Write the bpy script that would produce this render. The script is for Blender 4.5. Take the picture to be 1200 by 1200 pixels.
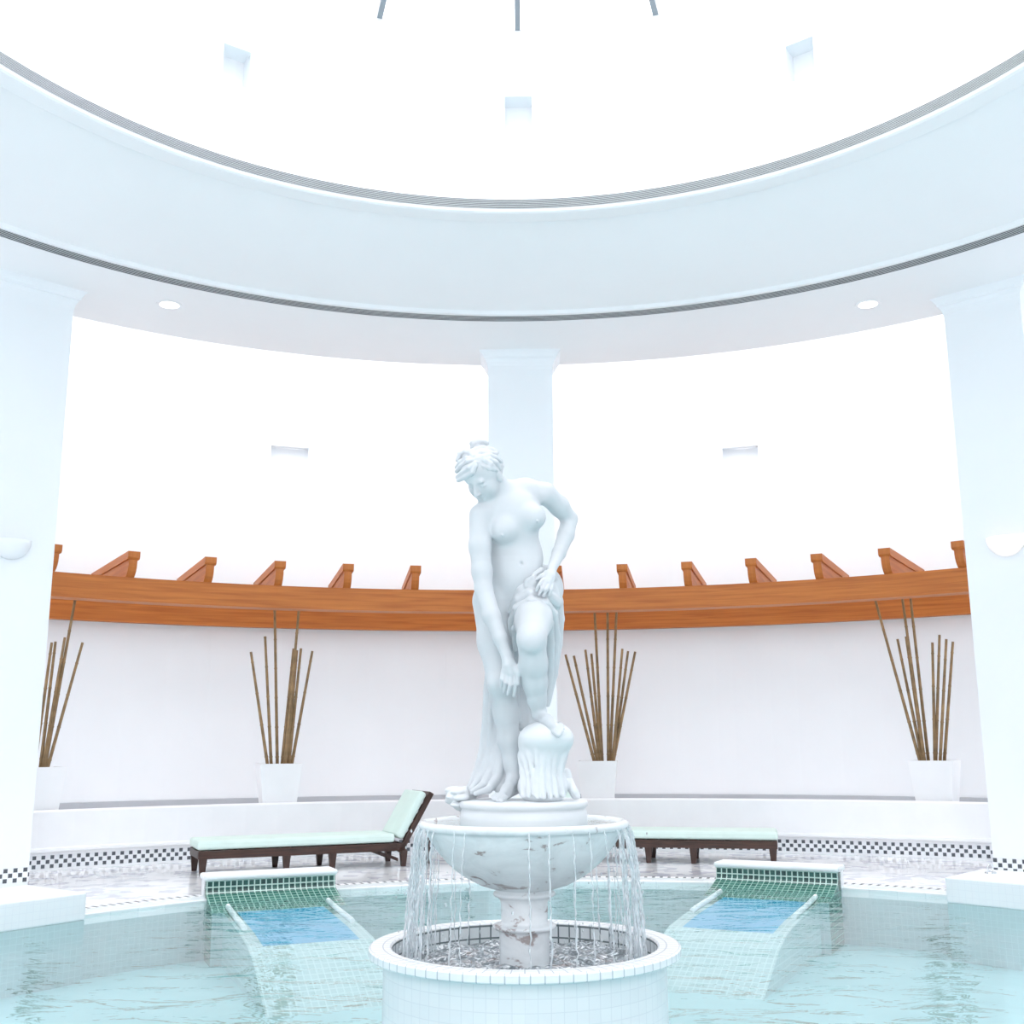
import bpy, bmesh, math, random
import numpy as np
from mathutils import Vector, Matrix
for o in list(bpy.data.objects): bpy.data.objects.remove(o)
SC = bpy.context.scene
COL = SC.collection
PI = math.pi
O = (0.0, 5.55)              # axis of the round hall (floor plan)
WATER = 0.01
# ------------------------------------------------------------------ camera
cam = bpy.data.cameras.new('camera'); cam.sensor_width = 36; cam.lens = 38.968; cam.clip_end = 200
camo = bpy.data.objects.new('camera', cam); COL.objects.link(camo)
R_ = Vector((0.999935, 0.00978, -0.005818)); U_ = Vector((0.007692, -0.204152, 0.978909)); F_ = Vector((-0.008386, 0.97889, 0.204214))
m = Matrix((R_, U_, -F_)).transposed().to_4x4(); m.translation = (0, 0, 1.3); camo.matrix_world = m
SC.camera = camo
# ------------------------------------------------------------------ sky, exposure
W = bpy.data.worlds.new('sky'); SC.world = W; W.use_nodes = True
bg = W.node_tree.nodes['Background']; bg.inputs[0].default_value = (1.0, 0.98, 1.01, 1); bg.inputs[1].default_value = 3.2
SC.view_settings.view_transform = 'Standard'; SC.view_settings.look = 'None'
SC.view_settings.exposure = 0.0; SC.view_settings.gamma = 1.0; SC.view_settings.use_curve_mapping = False
SC.cycles.max_bounces = 16; SC.cycles.diffuse_bounces = 8; SC.cycles.glossy_bounces = 4
SC.cycles.transmission_bounces = 6; SC.cycles.transparent_max_bounces = 24
SC.cycles.use_denoising = True
SC.cycles.caustics_reflective = False; SC.cycles.caustics_refractive = False
# ------------------------------------------------------------------ materials
def mat(name):
    M = bpy.data.materials.new(name); M.use_nodes = True
    nt = M.node_tree; return M, nt, nt.nodes['Principled BSDF']
def N(nt, t, **kw):
    n = nt.nodes.new(t)
    for k, v in kw.items(): setattr(n, k, v)
    return n
def ramp(nt, src, stops):
    r = N(nt, 'ShaderNodeValToRGB'); el = r.color_ramp.elements
    while len(el) < len(stops): el.new(0.5)
    for e, (p, c) in zip(el, stops): e.position = p; e.color = (*c, 1)
    nt.links.new(src, r.inputs[0]); return r.outputs[0]
def plain(name, col, rough=0.5, var=0.02, scale=3.0, metal=0.0, bump=0.0, spec=0.5):
    M, nt, b = mat(name)
    tc = N(nt, 'ShaderNodeTexCoord'); n = N(nt, 'ShaderNodeTexNoise'); n.inputs['Scale'].default_value = scale; n.inputs['Detail'].default_value = 5
    nt.links.new(tc.outputs['Object'], n.inputs['Vector'])
    lo = tuple(max(0, c * (1 - var)) for c in col); hi = tuple(min(1, c * (1 + var)) for c in col)
    nt.links.new(ramp(nt, n.outputs[0], [(0.3, lo), (0.7, hi)]), b.inputs['Base Color'])
    b.inputs['Roughness'].default_value = rough; b.inputs['Metallic'].default_value = metal
    b.inputs['Specular IOR Level'].default_value = spec
    if bump:
        bp = N(nt, 'ShaderNodeBump'); bp.inputs['Strength'].default_value = bump; bp.inputs['Distance'].default_value = 0.02
        nt.links.new(n.outputs[0], bp.inputs['Height']); nt.links.new(bp.outputs[0], b.inputs['Normal'])
    return M
def tiles(name, c1, c2, grout, size, mortar=0.08, rough=0.25, row=None, offset=0.0, bias=0.0):
    M, nt, b = mat(name)
    uv = N(nt, 'ShaderNodeUVMap'); br = N(nt, 'ShaderNodeTexBrick'); br.offset = offset; br.squash = 1
    br.inputs['Scale'].default_value = 1.0; br.inputs['Brick Width'].default_value = size; br.inputs['Row Height'].default_value = row or size
    br.inputs['Mortar Size'].default_value = size * mortar; br.inputs['Mortar Smooth'].default_value = 0.1; br.inputs['Bias'].default_value = bias
    br.inputs['Color1'].default_value = (*c1, 1); br.inputs['Color2'].default_value = (*c2, 1); br.inputs['Mortar'].default_value = (*grout, 1)
    nt.links.new(uv.outputs[0], br.inputs['Vector']); nt.links.new(br.outputs['Color'], b.inputs['Base Color'])
    b.inputs['Roughness'].default_value = rough
    return M
def wood(name, dark, light, rough=0.45, sx=0.8, sy=22):
    M, nt, b = mat(name)
    uv = N(nt, 'ShaderNodeUVMap'); mp = N(nt, 'ShaderNodeMapping'); mp.inputs['Scale'].default_value = (sx, sy, 1)
    n = N(nt, 'ShaderNodeTexNoise'); n.inputs['Scale'].default_value = 2.2; n.inputs['Detail'].default_value = 6; n.inputs['Distortion'].default_value = 0.6
    nt.links.new(uv.outputs[0], mp.inputs[0]); nt.links.new(mp.outputs[0], n.inputs['Vector'])
    nt.links.new(ramp(nt, n.outputs[0], [(0.28, dark), (0.5, tuple((a + c) / 2 for a, c in zip(dark, light))), (0.75, light)]), b.inputs['Base Color'])
    b.inputs['Roughness'].default_value = rough
    return M
def emis(name, col, s, base=(0.8, 0.8, 0.8)):
    M, nt, b = mat(name); b.inputs['Base Color'].default_value = (*base, 1)
    b.inputs['Emission Color'].default_value = (*col, 1); b.inputs['Emission Strength'].default_value = s
    return M
PAINT = plain('white_wall_paint', (0.845, 0.873, 0.895), 0.6, 0.01, 1.5)
PAINT2 = plain('white_ceiling_paint', (0.86, 0.875, 0.885), 0.7, 0.012, 0.8)
STONE = plain('white_rendered_stone', (0.88, 0.89, 0.90), 0.5, 0.015, 4)
SKIRT = plain('grey_skirting', (0.44, 0.46, 0.49), 0.5)
GRILLE = plain('grille_metal', (0.62, 0.65, 0.66), 0.4)
SLOT = plain('grille_slot', (0.012, 0.016, 0.016), 0.7)
STEEL = plain('grey_painted_steel', (0.28, 0.31, 0.34), 0.4)
CHROME = plain('chrome', (0.7, 0.72, 0.74), 0.15, metal=1.0)
PLASTIC = plain('white_pot_glaze', (0.88, 0.89, 0.90), 0.3)
SOIL = plain('pot_gravel', (0.45, 0.43, 0.40), 0.9, 0.3, 60)
CUSH = plain('pale_green_cushion', (0.66, 0.80, 0.74), 0.8, 0.03, 6)
DARKWOOD = wood('dark_stained_wood', (0.020, 0.009, 0.006), (0.075, 0.030, 0.018), 0.4, 2, 30)
PINE = wood('orange_pine', (0.37, 0.096, 0.011), (0.58, 0.188, 0.030), 0.5, 0.5, 11)
MARBLE_LIT = plain('statue_marble_lit_tone', (0.74, 0.765, 0.78), 0.45, 0.03, 5)  # statue marble painted paler on plinth and rocks, for the light they catch
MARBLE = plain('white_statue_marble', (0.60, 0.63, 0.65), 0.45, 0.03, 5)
BLUE = tiles('blue_pool_tile', (0.0, 0.34, 0.60), (0.0, 0.38, 0.64), (0.03, 0.44, 0.68), 0.05, 0.05)
GREEN_D = tiles('dark_green_mosaic', (0.010, 0.05, 0.045), (0.03, 0.12, 0.10), (0.50, 0.66, 0.60), 0.05, 0.11, bias=-0.2)
GREEN = tiles('green_mosaic', (0.012, 0.10, 0.075), (0.05, 0.19, 0.145), (0.32, 0.52, 0.45), 0.05, 0.09)
BEDTILE = tiles('grey_green_mosaic', (0.36, 0.54, 0.54), (0.43, 0.60, 0.60), (0.54, 0.70, 0.70), 0.05, 0.10)
BASIN_T = tiles('white_basin_mosaic', (0.83, 0.85, 0.87), (0.86, 0.875, 0.89), (0.76, 0.78, 0.81), 0.055, 0.03)
BLOCK = tiles('white_block_tile', (0.86, 0.87, 0.89), (0.87, 0.88, 0.895), (0.82, 0.83, 0.86), 0.055, 0.03)
BASIN_IN = tiles('white_tile_grey_grout', (0.74, 0.77, 0.78), (0.80, 0.82, 0.83), (0.16, 0.19, 0.20), 0.06, 0.07)
BASIN_RIM = tiles('rim_tile', (0.86, 0.875, 0.89), (0.88, 0.89, 0.90), (0.52, 0.56, 0.60), 0.06, 0.05)
def floor_mat():
    M, nt, b = mat('pale_mosaic_floor')
    uv = N(nt, 'ShaderNodeUVMap'); mp = N(nt, 'ShaderNodeMapping'); mp.inputs['Scale'].default_value = (5.0, 5.0, 1)
    vo = N(nt, 'ShaderNodeTexVoronoi'); vo.inputs['Scale'].default_value = 1.6; vo.distance = 'CHEBYCHEV'
    nt.links.new(uv.outputs[0], mp.inputs[0]); nt.links.new(mp.outputs[0], vo.inputs['Vector'])
    sp = N(nt, 'ShaderNodeSeparateColor'); nt.links.new(vo.outputs['Color'], sp.inputs[0])
    c = ramp(nt, sp.outputs[0], [(0.0, (0.62, 0.63, 0.69)), (0.16, (0.71, 0.73, 0.77)), (0.30, (0.80, 0.84, 0.86)), (0.36, (0.92, 0.925, 0.935)), (1.0, (0.93, 0.935, 0.94))])
    nt.nodes[c.node.name].color_ramp.interpolation = 'CONSTANT'
    nt.links.new(c, b.inputs['Base Color']); b.inputs['Roughness'].default_value = 0.12
    return M
FLOOR = floor_mat()
PEDGE = tiles('white_edge_tile', (0.84, 0.87, 0.88), (0.74, 0.80, 0.81), (0.70, 0.76, 0.78), 0.24, 0.02)
POOLW = tiles('pool_wall_tile', (0.28, 0.43, 0.44), (0.31, 0.46, 0.47), (0.37, 0.52, 0.53), 0.05, 0.05)
def pool_floor_mat():
    M, nt, b = mat('turquoise_pool_floor')
    tc = N(nt, 'ShaderNodeTexCoord'); n = N(nt, 'ShaderNodeTexNoise'); n.inputs['Scale'].default_value = 1.6; n.inputs['Detail'].default_value = 4; n.inputs['Distortion'].default_value = 1.2
    nt.links.new(tc.outputs['Object'], n.inputs['Vector'])
    nt.links.new(ramp(nt, n.outputs[0], [(0.3, (0.33, 0.58, 0.60)), (0.7, (0.40, 0.65, 0.67))]), b.inputs['Base Color'])
    return M
POOLF = pool_floor_mat()
def checker_mat():
    M, nt, b = mat('checker_tile_band')
    uv = N(nt, 'ShaderNodeUVMap'); ck = N(nt, 'ShaderNodeTexChecker'); ck.inputs['Scale'].default_value = 1 / 0.046
    ck.inputs['Color1'].default_value = (0.86, 0.875, 0.89, 1); ck.inputs['Color2'].default_value = (0.085, 0.095, 0.11, 1)
    br = N(nt, 'ShaderNodeTexBrick'); br.offset = 0; br.inputs['Scale'].default_value = 1; br.inputs['Brick Width'].default_value = 0.046; br.inputs['Row Height'].default_value = 0.046
    br.inputs['Mortar Size'].default_value = 0.004; br.inputs['Mortar'].default_value = (0.84, 0.86, 0.88, 1)
    ad = N(nt, 'ShaderNodeVectorMath'); ad.operation = 'ADD'; ad.inputs[1].default_value = (0, 0, 0.01)
    nt.links.new(uv.outputs[0], ad.inputs[0]); nt.links.new(ad.outputs[0], ck.inputs['Vector']); nt.links.new(uv.outputs[0], br.inputs['Vector'])
    nt.links.new(ck.outputs[0], br.inputs['Color1']); nt.links.new(ck.outputs[0], br.inputs['Color2'])
    nt.links.new(br.outputs[0], b.inputs['Base Color']); b.inputs['Roughness'].default_value = 0.25
    return M
CHECK = checker_mat()
def stripe_mat():
    M, nt, b = mat('overflow_grate_slats')
    uv = N(nt, 'ShaderNodeUVMap'); sx = N(nt, 'ShaderNodeSeparateXYZ'); nt.links.new(uv.outputs[0], sx.inputs[0])
    mul = N(nt, 'ShaderNodeMath'); mul.operation = 'MULTIPLY'; mul.inputs[1].default_value = 1 / 0.075; nt.links.new(sx.outputs[0], mul.inputs[0])
    fr = N(nt, 'ShaderNodeMath'); fr.operation = 'FRACT'; nt.links.new(mul.outputs[0], fr.inputs[0])
    nt.links.new(ramp(nt, fr.outputs[0], [(0.0, (0.88, 0.89, 0.90)), (0.60, (0.88, 0.89, 0.90)), (0.64, (0.10, 0.11, 0.12)), (1.0, (0.10, 0.11, 0.12))]), b.inputs['Base Color'])
    return M
GRATE = stripe_mat()
def bowl_mat():
    M, nt, b = mat('stained_bowl_marble')
    tc = N(nt, 'ShaderNodeTexCoord')
    n = N(nt, 'ShaderNodeTexNoise'); n.inputs['Scale'].default_value = 5.5; n.inputs['Detail'].default_value = 7; n.inputs['Roughness'].default_value = 0.62; n.inputs['Distortion'].default_value = 0.9
    mp = N(nt, 'ShaderNodeMapping'); mp.inputs['Scale'].default_value = (1.0, 1.0, 1.9); nt.links.new(tc.outputs['Object'], mp.inputs[0]); nt.links.new(mp.outputs[0], n.inputs['Vector'])
    nt.links.new(ramp(nt, n.outputs[0], [(0.0, (0.22, 0.16, 0.14)), (0.355, (0.40, 0.35, 0.34)), (0.40, (0.74, 0.76, 0.77)), (0.6, (0.82, 0.84, 0.85))]), b.inputs['Base Color'])
    b.inputs['Roughness'].default_value = 0.25
    return M
BOWL = bowl_mat()
def water_mat(name, tint, scale, bump, dist=0.03, stretch=(1, 1, 1), refl=1.0):
    M, nt, b = mat(name); nt.nodes.remove(b); out = nt.nodes['Material Output']
    tr = N(nt, 'ShaderNodeBsdfTransparent'); tr.inputs[0].default_value = (*tint, 1)
    gl = N(nt, 'ShaderNodeBsdfGlossy'); gl.inputs['Roughness'].default_value = 0.03; gl.inputs[0].default_value = (1, 1, 1, 1)
    fr = N(nt, 'ShaderNodeFresnel'); fr.inputs[0].default_value = 1.33
    tc = N(nt, 'ShaderNodeTexCoord'); mp = N(nt, 'ShaderNodeMapping'); mp.inputs['Scale'].default_value = stretch
    n = N(nt, 'ShaderNodeTexNoise'); n.inputs['Scale'].default_value = scale; n.inputs['Detail'].default_value = 3; n.inputs['Distortion'].default_value = 0.8
    nt.links.new(tc.outputs['Object'], mp.inputs[0]); nt.links.new(mp.outputs[0], n.inputs['Vector'])
    bp = N(nt, 'ShaderNodeBump'); bp.inputs['Strength'].default_value = bump; bp.inputs['Distance'].default_value = dist
    nt.links.new(n.outputs[0], bp.inputs['Height']); nt.links.new(bp.outputs[0], gl.inputs['Normal']); nt.links.new(bp.outputs[0], fr.inputs['Normal'])
    mx = N(nt, 'ShaderNodeMixShader'); fm = N(nt, 'ShaderNodeMath'); fm.operation = 'MULTIPLY'; fm.inputs[1].default_value = refl; nt.links.new(fr.outputs[0], fm.inputs[0]); nt.links.new(fm.outputs[0], mx.inputs[0]); nt.links.new(tr.outputs[0], mx.inputs[1]); nt.links.new(gl.outputs[0], mx.inputs[2])
    nt.links.new(mx.outputs[0], out.inputs[0]); return M
POOLWATER = water_mat('pool_water', (0.90, 0.985, 0.985), 2.2, 0.40, 0.05, (1.0, 1.8, 1), 0.38)
GLASS = water_mat('skylight_glass', (0.97, 0.99, 0.99), 0.5, 0.0)
def strand_mat():
    M, nt, b = mat('falling_water'); out = nt.nodes['Material Output']; nt.nodes.remove(b)
    tr = N(nt, 'ShaderNodeBsdfTransparent'); tr.inputs[0].default_value = (0.95, 0.98, 0.99, 1)
    gl = N(nt, 'ShaderNodeBsdfGlossy'); gl.inputs['Roughness'].default_value = 0.08
    df = N(nt, 'ShaderNodeBsdfTranslucent'); df.inputs[0].default_value = (0.93, 0.96, 0.98, 1)
    d2 = N(nt, 'ShaderNodeBsdfDiffuse'); d2.inputs[0].default_value = (0.93, 0.96, 0.98, 1)
    m0 = N(nt, 'ShaderNodeMixShader'); m0.inputs[0].default_value = 0.5; nt.links.new(df.outputs[0], m0.inputs[1]); nt.links.new(d2.outputs[0], m0.inputs[2])
    m1 = N(nt, 'ShaderNodeMixShader'); m1.inputs[0].default_value = 0.2; nt.links.new(m0.outputs[0], m1.inputs[1]); nt.links.new(gl.outputs[0], m1.inputs[2])
    tc = N(nt, 'ShaderNodeTexCoord'); n = N(nt, 'ShaderNodeTexNoise'); n.inputs['Scale'].default_value = 14
    nt.links.new(tc.outputs['Object'], n.inputs['Vector'])
    rp = ramp(nt, n.outputs[0], [(0.35, (0.35, 0.35, 0.35)), (0.65, (0.92, 0.92, 0.92))])
    m2 = N(nt, 'ShaderNodeMixShader'); nt.links.new(rp, m2.inputs[0]); nt.links.new(tr.outputs[0], m2.inputs[1]); nt.links.new(m1.outputs[0], m2.inputs[2])
    nt.links.new(m2.outputs[0], out.inputs[0]); return M
STRAND = strand_mat()
def churn_mat():
    M, nt, b = mat('churned_basin_water')
    tc = N(nt, 'ShaderNodeTexCoord'); n = N(nt, 'ShaderNodeTexNoise'); n.inputs['Scale'].default_value = 30; n.inputs['Detail'].default_value = 5; n.inputs['Distortion'].default_value = 1.5
    nt.links.new(tc.outputs['Object'], n.inputs['Vector'])
    nt.links.new(ramp(nt, n.outputs[0], [(0.36, (0.13, 0.15, 0.16)), (0.50, (0.30, 0.32, 0.34)), (0.57, (0.50, 0.53, 0.55)), (0.62, (0.92, 0.93, 0.94))]), b.inputs['Base Color'])
    b.inputs['Roughness'].default_value = 0.06
    return M
CHURN = churn_mat()
BAMBOO = plain('bamboo_cane', (0.26, 0.165, 0.075), 0.5, 0.35, 9)
# ------------------------------------------------------------------ mesh helpers
class MB:
    def __init__(s): s.v = []; s.f = []; s.uv = []; s.sm = []
    def add(s, vs, fs, uvs=None, smooth=False):
        b = len(s.v); s.v += [tuple(v) for v in vs]
        for i, f in enumerate(fs):
            s.f.append(tuple(b + k for k in f)); s.uv.append(uvs[i] if uvs else None); s.sm.append(smooth)
    def quad(s, a, b, c, d, uv=None, smooth=False): s.add([a, b, c, d], [(0, 1, 2, 3)], [uv] if uv else None, smooth)
    def hexa(s, p):   # 8 corners: bottom 4 ccw, top 4 ccw ; uv: long edge along u
        p = [Vector(q) for q in p]
        for f in ((0, 3, 2, 1), (4, 5, 6, 7), (0, 1, 5, 4), (1, 2, 6, 5), (2, 3, 7, 6), (3, 0, 4, 7)):
            q = [p[i] for i in f]; l1 = (q[1] - q[0]).length; l2 = (q[3] - q[0]).length
            uv = [(0, 0), (l1, 0), (l1, l2), (0, l2)] if l1 >= l2 else [(0, 0), (0, l1), (l2, l1), (l2, 0)]
            s.add(q, [(0, 1, 2, 3)], [uv])
    def box(s, c, size, rz=0.0):
        cx, cy, cz = c; a, b, h = size[0] / 2, size[1] / 2, size[2] / 2; ca, sa = math.cos(rz), math.sin(rz)
        pts = [(cx + x * ca - y * sa, cy + x * sa + y * ca, cz + z) for z in (-h, h) for x, y in ((-a, -b), (a, -b), (a, b), (-a, b))]
        s.hexa(pts)
    def tube(s, pts, rad, n=8, smooth=True, cap=True):
        pts = [Vector(p) for p in pts]; rad = rad if hasattr(rad, '__len__') else [rad] * len(pts); vs = []
        for i, p in enumerate(pts):
            t = (pts[min(i + 1, len(pts) - 1)] - pts[max(i - 1, 0)]).normalized()
            a = t.orthogonal().normalized() if i == 0 else (a - t * a.dot(t)).normalized()
            b = t.cross(a)
            for k in range(n):
                an = 2 * PI * k / n; vs.append(p + rad[i] * (math.cos(an) * a + math.sin(an) * b))
        fs = [(i * n + k, i * n + (k + 1) % n, (i + 1) * n + (k + 1) % n, (i + 1) * n + k) for i in range(len(pts) - 1) for k in range(n)]
        s.add(vs, fs, None, smooth)
        if cap:
            s.add(vs[:n], [tuple(range(n - 1, -1, -1))]); s.add(vs[-n:], [tuple(range(n))])
    def lathe(s, prof, c=O, a0=-180, a1=180, n=144, smooth=False, closed=False):
        full = abs(a1 - a0 - 360) < 1e-6; P = prof + [prof[0]] if closed else prof
        acc = [0]
        for p, q in zip(P, P[1:]): acc.append(acc[-1] + math.hypot(q[0] - p[0], q[1] - p[1]))
        for j in range(len(P) - 1):
            (r0, z0), (r1, z1) = P[j], P[j + 1]; rm = max(r0, r1)
            vs = []; fs = []; uvs = []
            for i in range(n + 1):
                a = math.radians(a0 + (a1 - a0) * i / n); sa, ca = math.sin(a), math.cos(a)
                vs += [(c[0] + r0 * sa, c[1] + r0 * ca, z0), (c[0] + r1 * sa, c[1] + r1 * ca, z1)]
            for i in range(n):
                u0 = math.radians(a0 + (a1 - a0) * i / n) * rm; u1 = math.radians(a0 + (a1 - a0) * (i + 1) / n) * rm
                fs.append((2 * i, 2 * i + 2, 2 * i + 3, 2 * i + 1)); uvs.append([(u0, acc[j]), (u1, acc[j]), (u1, acc[j + 1]), (u0, acc[j + 1])])
            s.add(vs, fs, uvs, smooth)
        if not full and closed:
            for aa, rev in ((a0, False), (a1, True)):
                a = math.radians(aa); vs = [(c[0] + r * math.sin(a), c[1] + r * math.cos(a), z) for r, z in prof]
                f = tuple(range(len(prof))); s.add(vs, [f[::-1] if rev else f], [[(r, z) for r, z in prof]])
    def build(s, name, m, parent=None, bevel=0.0, merge=False, smooth_angle=None):
        me = bpy.data.meshes.new(name); me.from_pydata(s.v, [], s.f); uvl = me.uv_layers.new(name='UVMap')
        for poly, uv, smf in zip(me.polygons, s.uv, s.sm):
            poly.use_smooth = smf
            if uv:
                for li, c in zip(poly.loop_indices, uv): uvl.data[li].uv = c
        if merge or bevel or smooth_angle:
            bm = bmesh.new(); bm.from_mesh(me); bmesh.ops.remove_doubles(bm, verts=bm.verts, dist=1e-5); bmesh.ops.recalc_face_normals(bm, faces=bm.faces); bm.to_mesh(me); bm.free()
        me.materials.append(m); o = bpy.data.objects.new(name, me); COL.objects.link(o)
        if parent: o.parent = parent
        if bevel:
            md = o.modifiers.new('bevel', 'BEVEL'); md.width = bevel; md.segments = 2; md.limit_method = 'ANGLE'
        return o
def thing(name, label, cat, loc=(0, 0, 0), group=None):
    o = bpy.data.objects.new(name, None); o.empty_display_size = 0.1; COL.objects.link(o); o.location = loc
    return tag(o, label, cat, group)
def tag(o, label, cat, group=None):
    o['label'] = label; o['category'] = cat
    if group: o['group'] = group
    return o
def adopt(root, *obs):       # parent without moving (parts are built in world coordinates)
    for o in obs:
        o.parent = root; o.matrix_parent_inverse = Matrix.Translation(root.location).inverted()
def struct(o): o['kind'] = 'structure'; return o
def pt(az, r, z, c=O): a = math.radians(az); return Vector((c[0] + r * math.sin(a), c[1] + r * math.cos(a), z))
# ------------------------------------------------------------------ room shell
POOLC, POOLR = (0.52, 6.07), 4.875
LC, LR = (0.40, 5.50), 8.60          # centre and radius of the low ledge wall
def annulus(mb, c0, r0, c1, r1, z0, z1, n=144, uvs=1.0, smooth=False):
    vs = []; fs = []; uv = []
    for i in range(n):
        a = 2 * PI * i / n; s_, c_ = math.sin(a), math.cos(a)
        vs += [(c0[0] + r0 * s_, c0[1] + r0 * c_, z0), (c1[0] + r1 * s_, c1[1] + r1 * c_, z1)]
    for i in range(n):
        j = (i + 1) % n; f = (2 * i, 2 * i + 1, 2 * j + 1, 2 * j); fs.append(f); uv.append([(vs[k][0] * uvs, vs[k][1] * uvs) for k in f])
    mb.add(vs, fs, uv, smooth)
b = MB(); annulus(b, POOLC, POOLR + 0.42, O, 9.9, 0, 0); struct(b.build('floor', FLOOR))
b = MB(); b.lathe([(POOLR, WATER - 0.06), (POOLR, 0.022), (POOLR + 0.02, 0.03), (POOLR + 0.24, 0.03)], POOLC); struct(b.build('trim_pool_edge', PEDGE))
b = MB(); b.lathe([(POOLR + 0.24, 0.03), (POOLR + 0.34, 0.03)], POOLC, n=288); struct(b.build('trim_overflow_grate', GRATE))
b = MB(); b.lathe([(POOLR + 0.34, 0.03), (POOLR + 0.42, 0.0)], POOLC); struct(b.build('trim_pool_border', PEDGE))
b = MB(); b.lathe([(POOLR, -0.45), (POOLR, WATER - 0.06)], POOLC); struct(b.build('wall_pool', POOLW))
b = MB(); b.lathe([(0.0, -0.45), (POOLR, -0.45)], POOLC); struct(b.build('floor_pool', POOLF))
# low ledge wall with its tile band
b = MB(); b.lathe([(LR + 0.08, 0.0), (LR + 0.08, 0.025)], LC); b.lathe([(LR + 0.08, 0.163), (LR + 0.08, 0.20), (LR - 0.01, 0.20), (LR - 0.02, 0.21), (LR - 0.02, 0.235), (LR, 0.25), (LR, 0.61), (LR + 0.015, 0.626)], LC)
struct(b.build('wall_ledge', STONE))
b = MB(); b.lathe([(LR + 0.015, 0.626), (LR + 0.14, 0.626), (LR + 0.15, 0.616), (LR + 0.15, 0.45)], LC); annulus(b, LC, LR + 0.15, O, 10.42, 0.45, 0.45); struct(b.build('trim_ledge_top', STONE))
b = MB(); b.lathe([(LR + 0.08, 0.025), (LR + 0.08, 0.163)], LC); struct(b.build('baseboard_checker', CHECK))
BW = 10.4
b = MB(); b.lathe([(BW - 0.03, 0.45), (BW - 0.03, 0.60), (BW, 0.605)], O); struct(b.build('baseboard_back', SKIRT))
def curved_wall(mb, r, z0, z1, niches, depth, n=120, hole=None):
    H = [hole] if hole else []
    az = sorted(set([-180 + 360 * i / n for i in range(n + 1)] + [a for q in niches for a in q[:2]])); zs = sorted(set([z0, z1] + [z for q in niches + H for z in q[2:]]))
    inside = lambda a, z: any(q[0] < a < q[1] and q[2] < z < q[3] for q in niches)
    for a, a2 in zip(az, az[1:]):
        for z, z2 in zip(zs, zs[1:]):
            am = ((a + a2) / 2) % 360
            if hole and hole[0] < am < hole[1] and hole[2] < (z + z2) / 2 < hole[3]: continue      # wide opening added behind the viewer to let in fill daylight
            rr = r + depth if inside((a + a2) / 2, (z + z2) / 2) else r
            mb.quad(pt(a, rr, z), pt(a2, rr, z), pt(a2, rr, z2), pt(a, rr, z2), [(a, z), (a2, z), (a2, z2), (a, z2)])
    for a, a2, z, z2 in niches:
        p = lambda aa, q, zz: pt(aa, q, zz)
        for u, v in (((a, z), (a, z2)), ((a, z2), (a2, z2)), ((a2, z2), (a2, z)), ((a2, z), (a, z))):
            mb.quad(p(u[0], r, u[1]), p(v[0], r, v[1]), p(v[0], r + depth, v[1]), p(u[0], r + depth, u[1]))
b = MB(); curved_wall(b, BW, 0.45, 8.2, [(-20.1, -17.15, 4.98, 5.50), (16.25, 19.05, 4.95, 5.46)], 0.12, hole=(159, 201, 1.2, 6.2)); struct(b.build('wall_back', PAINT))
# inner ring: drum, lip, cove, soffit, outer face
DR = 4.43
b = MB(); curved_wall(b, DR, 6.50, 8.33, [(-37.5, -34.1, 7.235, 7.617), (-1.75, 1.75, 7.235, 7.617), (34.1, 37.5, 7.235, 7.617)], 0.90); struct(b.build('wall_drum', PAINT))
b = MB(); b.lathe([(DR, 6.40), (DR, 6.375), (DR + 0.02, 6.362), (4.62, 6.362), (4.64, 6.37), (4.64, 6.405)], O, smooth=False); struct(b.build('trim_drum_lip', PAINT2))
cove = [(4.64 + (6.21 - 4.64) * t, 6.405 - 0.335 * t - 0.05 * math.sin(PI * t) * 0.6) for t in [i / 14 for i in range(15)]]
cove = [(r, z) for r, z in cove]
b = MB(); b.lathe(cove, O, smooth=True); b.lathe([(6.21, 6.07), (6.225, 6.03), (6.27, 6.03)], O); struct(b.build('ceiling_cove', PAINT2))
b = MB(); b.lathe([(6.435, 6.03), (7.95, 6.03), (7.95, 6.9), (DR + 0.2, 6.9), (DR + 0.2, 8.36), (DR, 8.36), (DR, 8.33)], O); struct(b.build('ceiling_ring', PAINT2))
# ring air grilles
g = thing('air_grille', 'long curved slotted air grille recessed in the ring ceiling above the columns', 'air grille', (0, 5.55 + 6.35, 6.03))
b = MB(); b.lathe([(6.27, 6.03), (6.27, 6.06), (6.435, 6.06), (6.435, 6.03)], O); back = b.build('grille_back', SLOT)
obs = [back]
for k in range(6):
    r = 6.272 + k * 0.0306
    b = MB(); b.lathe([(r, 6.027), (r + 0.009, 6.027), (r + 0.009, 6.030), (r, 6.030)], O, closed=True); obs.append(b.build('blade', GRILLE))
adopt(g, *obs)
g = thing('air_grille', 'fine slotted grey air grille ring around the foot of the skylight drum', 'air grille', (0, 5.55 + DR, 6.45))
b = MB(); b.lathe([(DR, 6.40), (DR + 0.03, 6.40), (DR + 0.03, 6.50), (DR, 6.50)], O); obs = [b.build('grille_back', SLOT)]
for k in range(7):
    z = 6.4025 + k * 0.0142
    b = MB(); b.lathe([(DR - 0.002, z), (DR + 0.006, z), (DR + 0.006, z + 0.0055), (DR - 0.002, z + 0.0055)], O, closed=True); obs.append(b.build('blade', GRILLE))
adopt(g, *obs)
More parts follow.
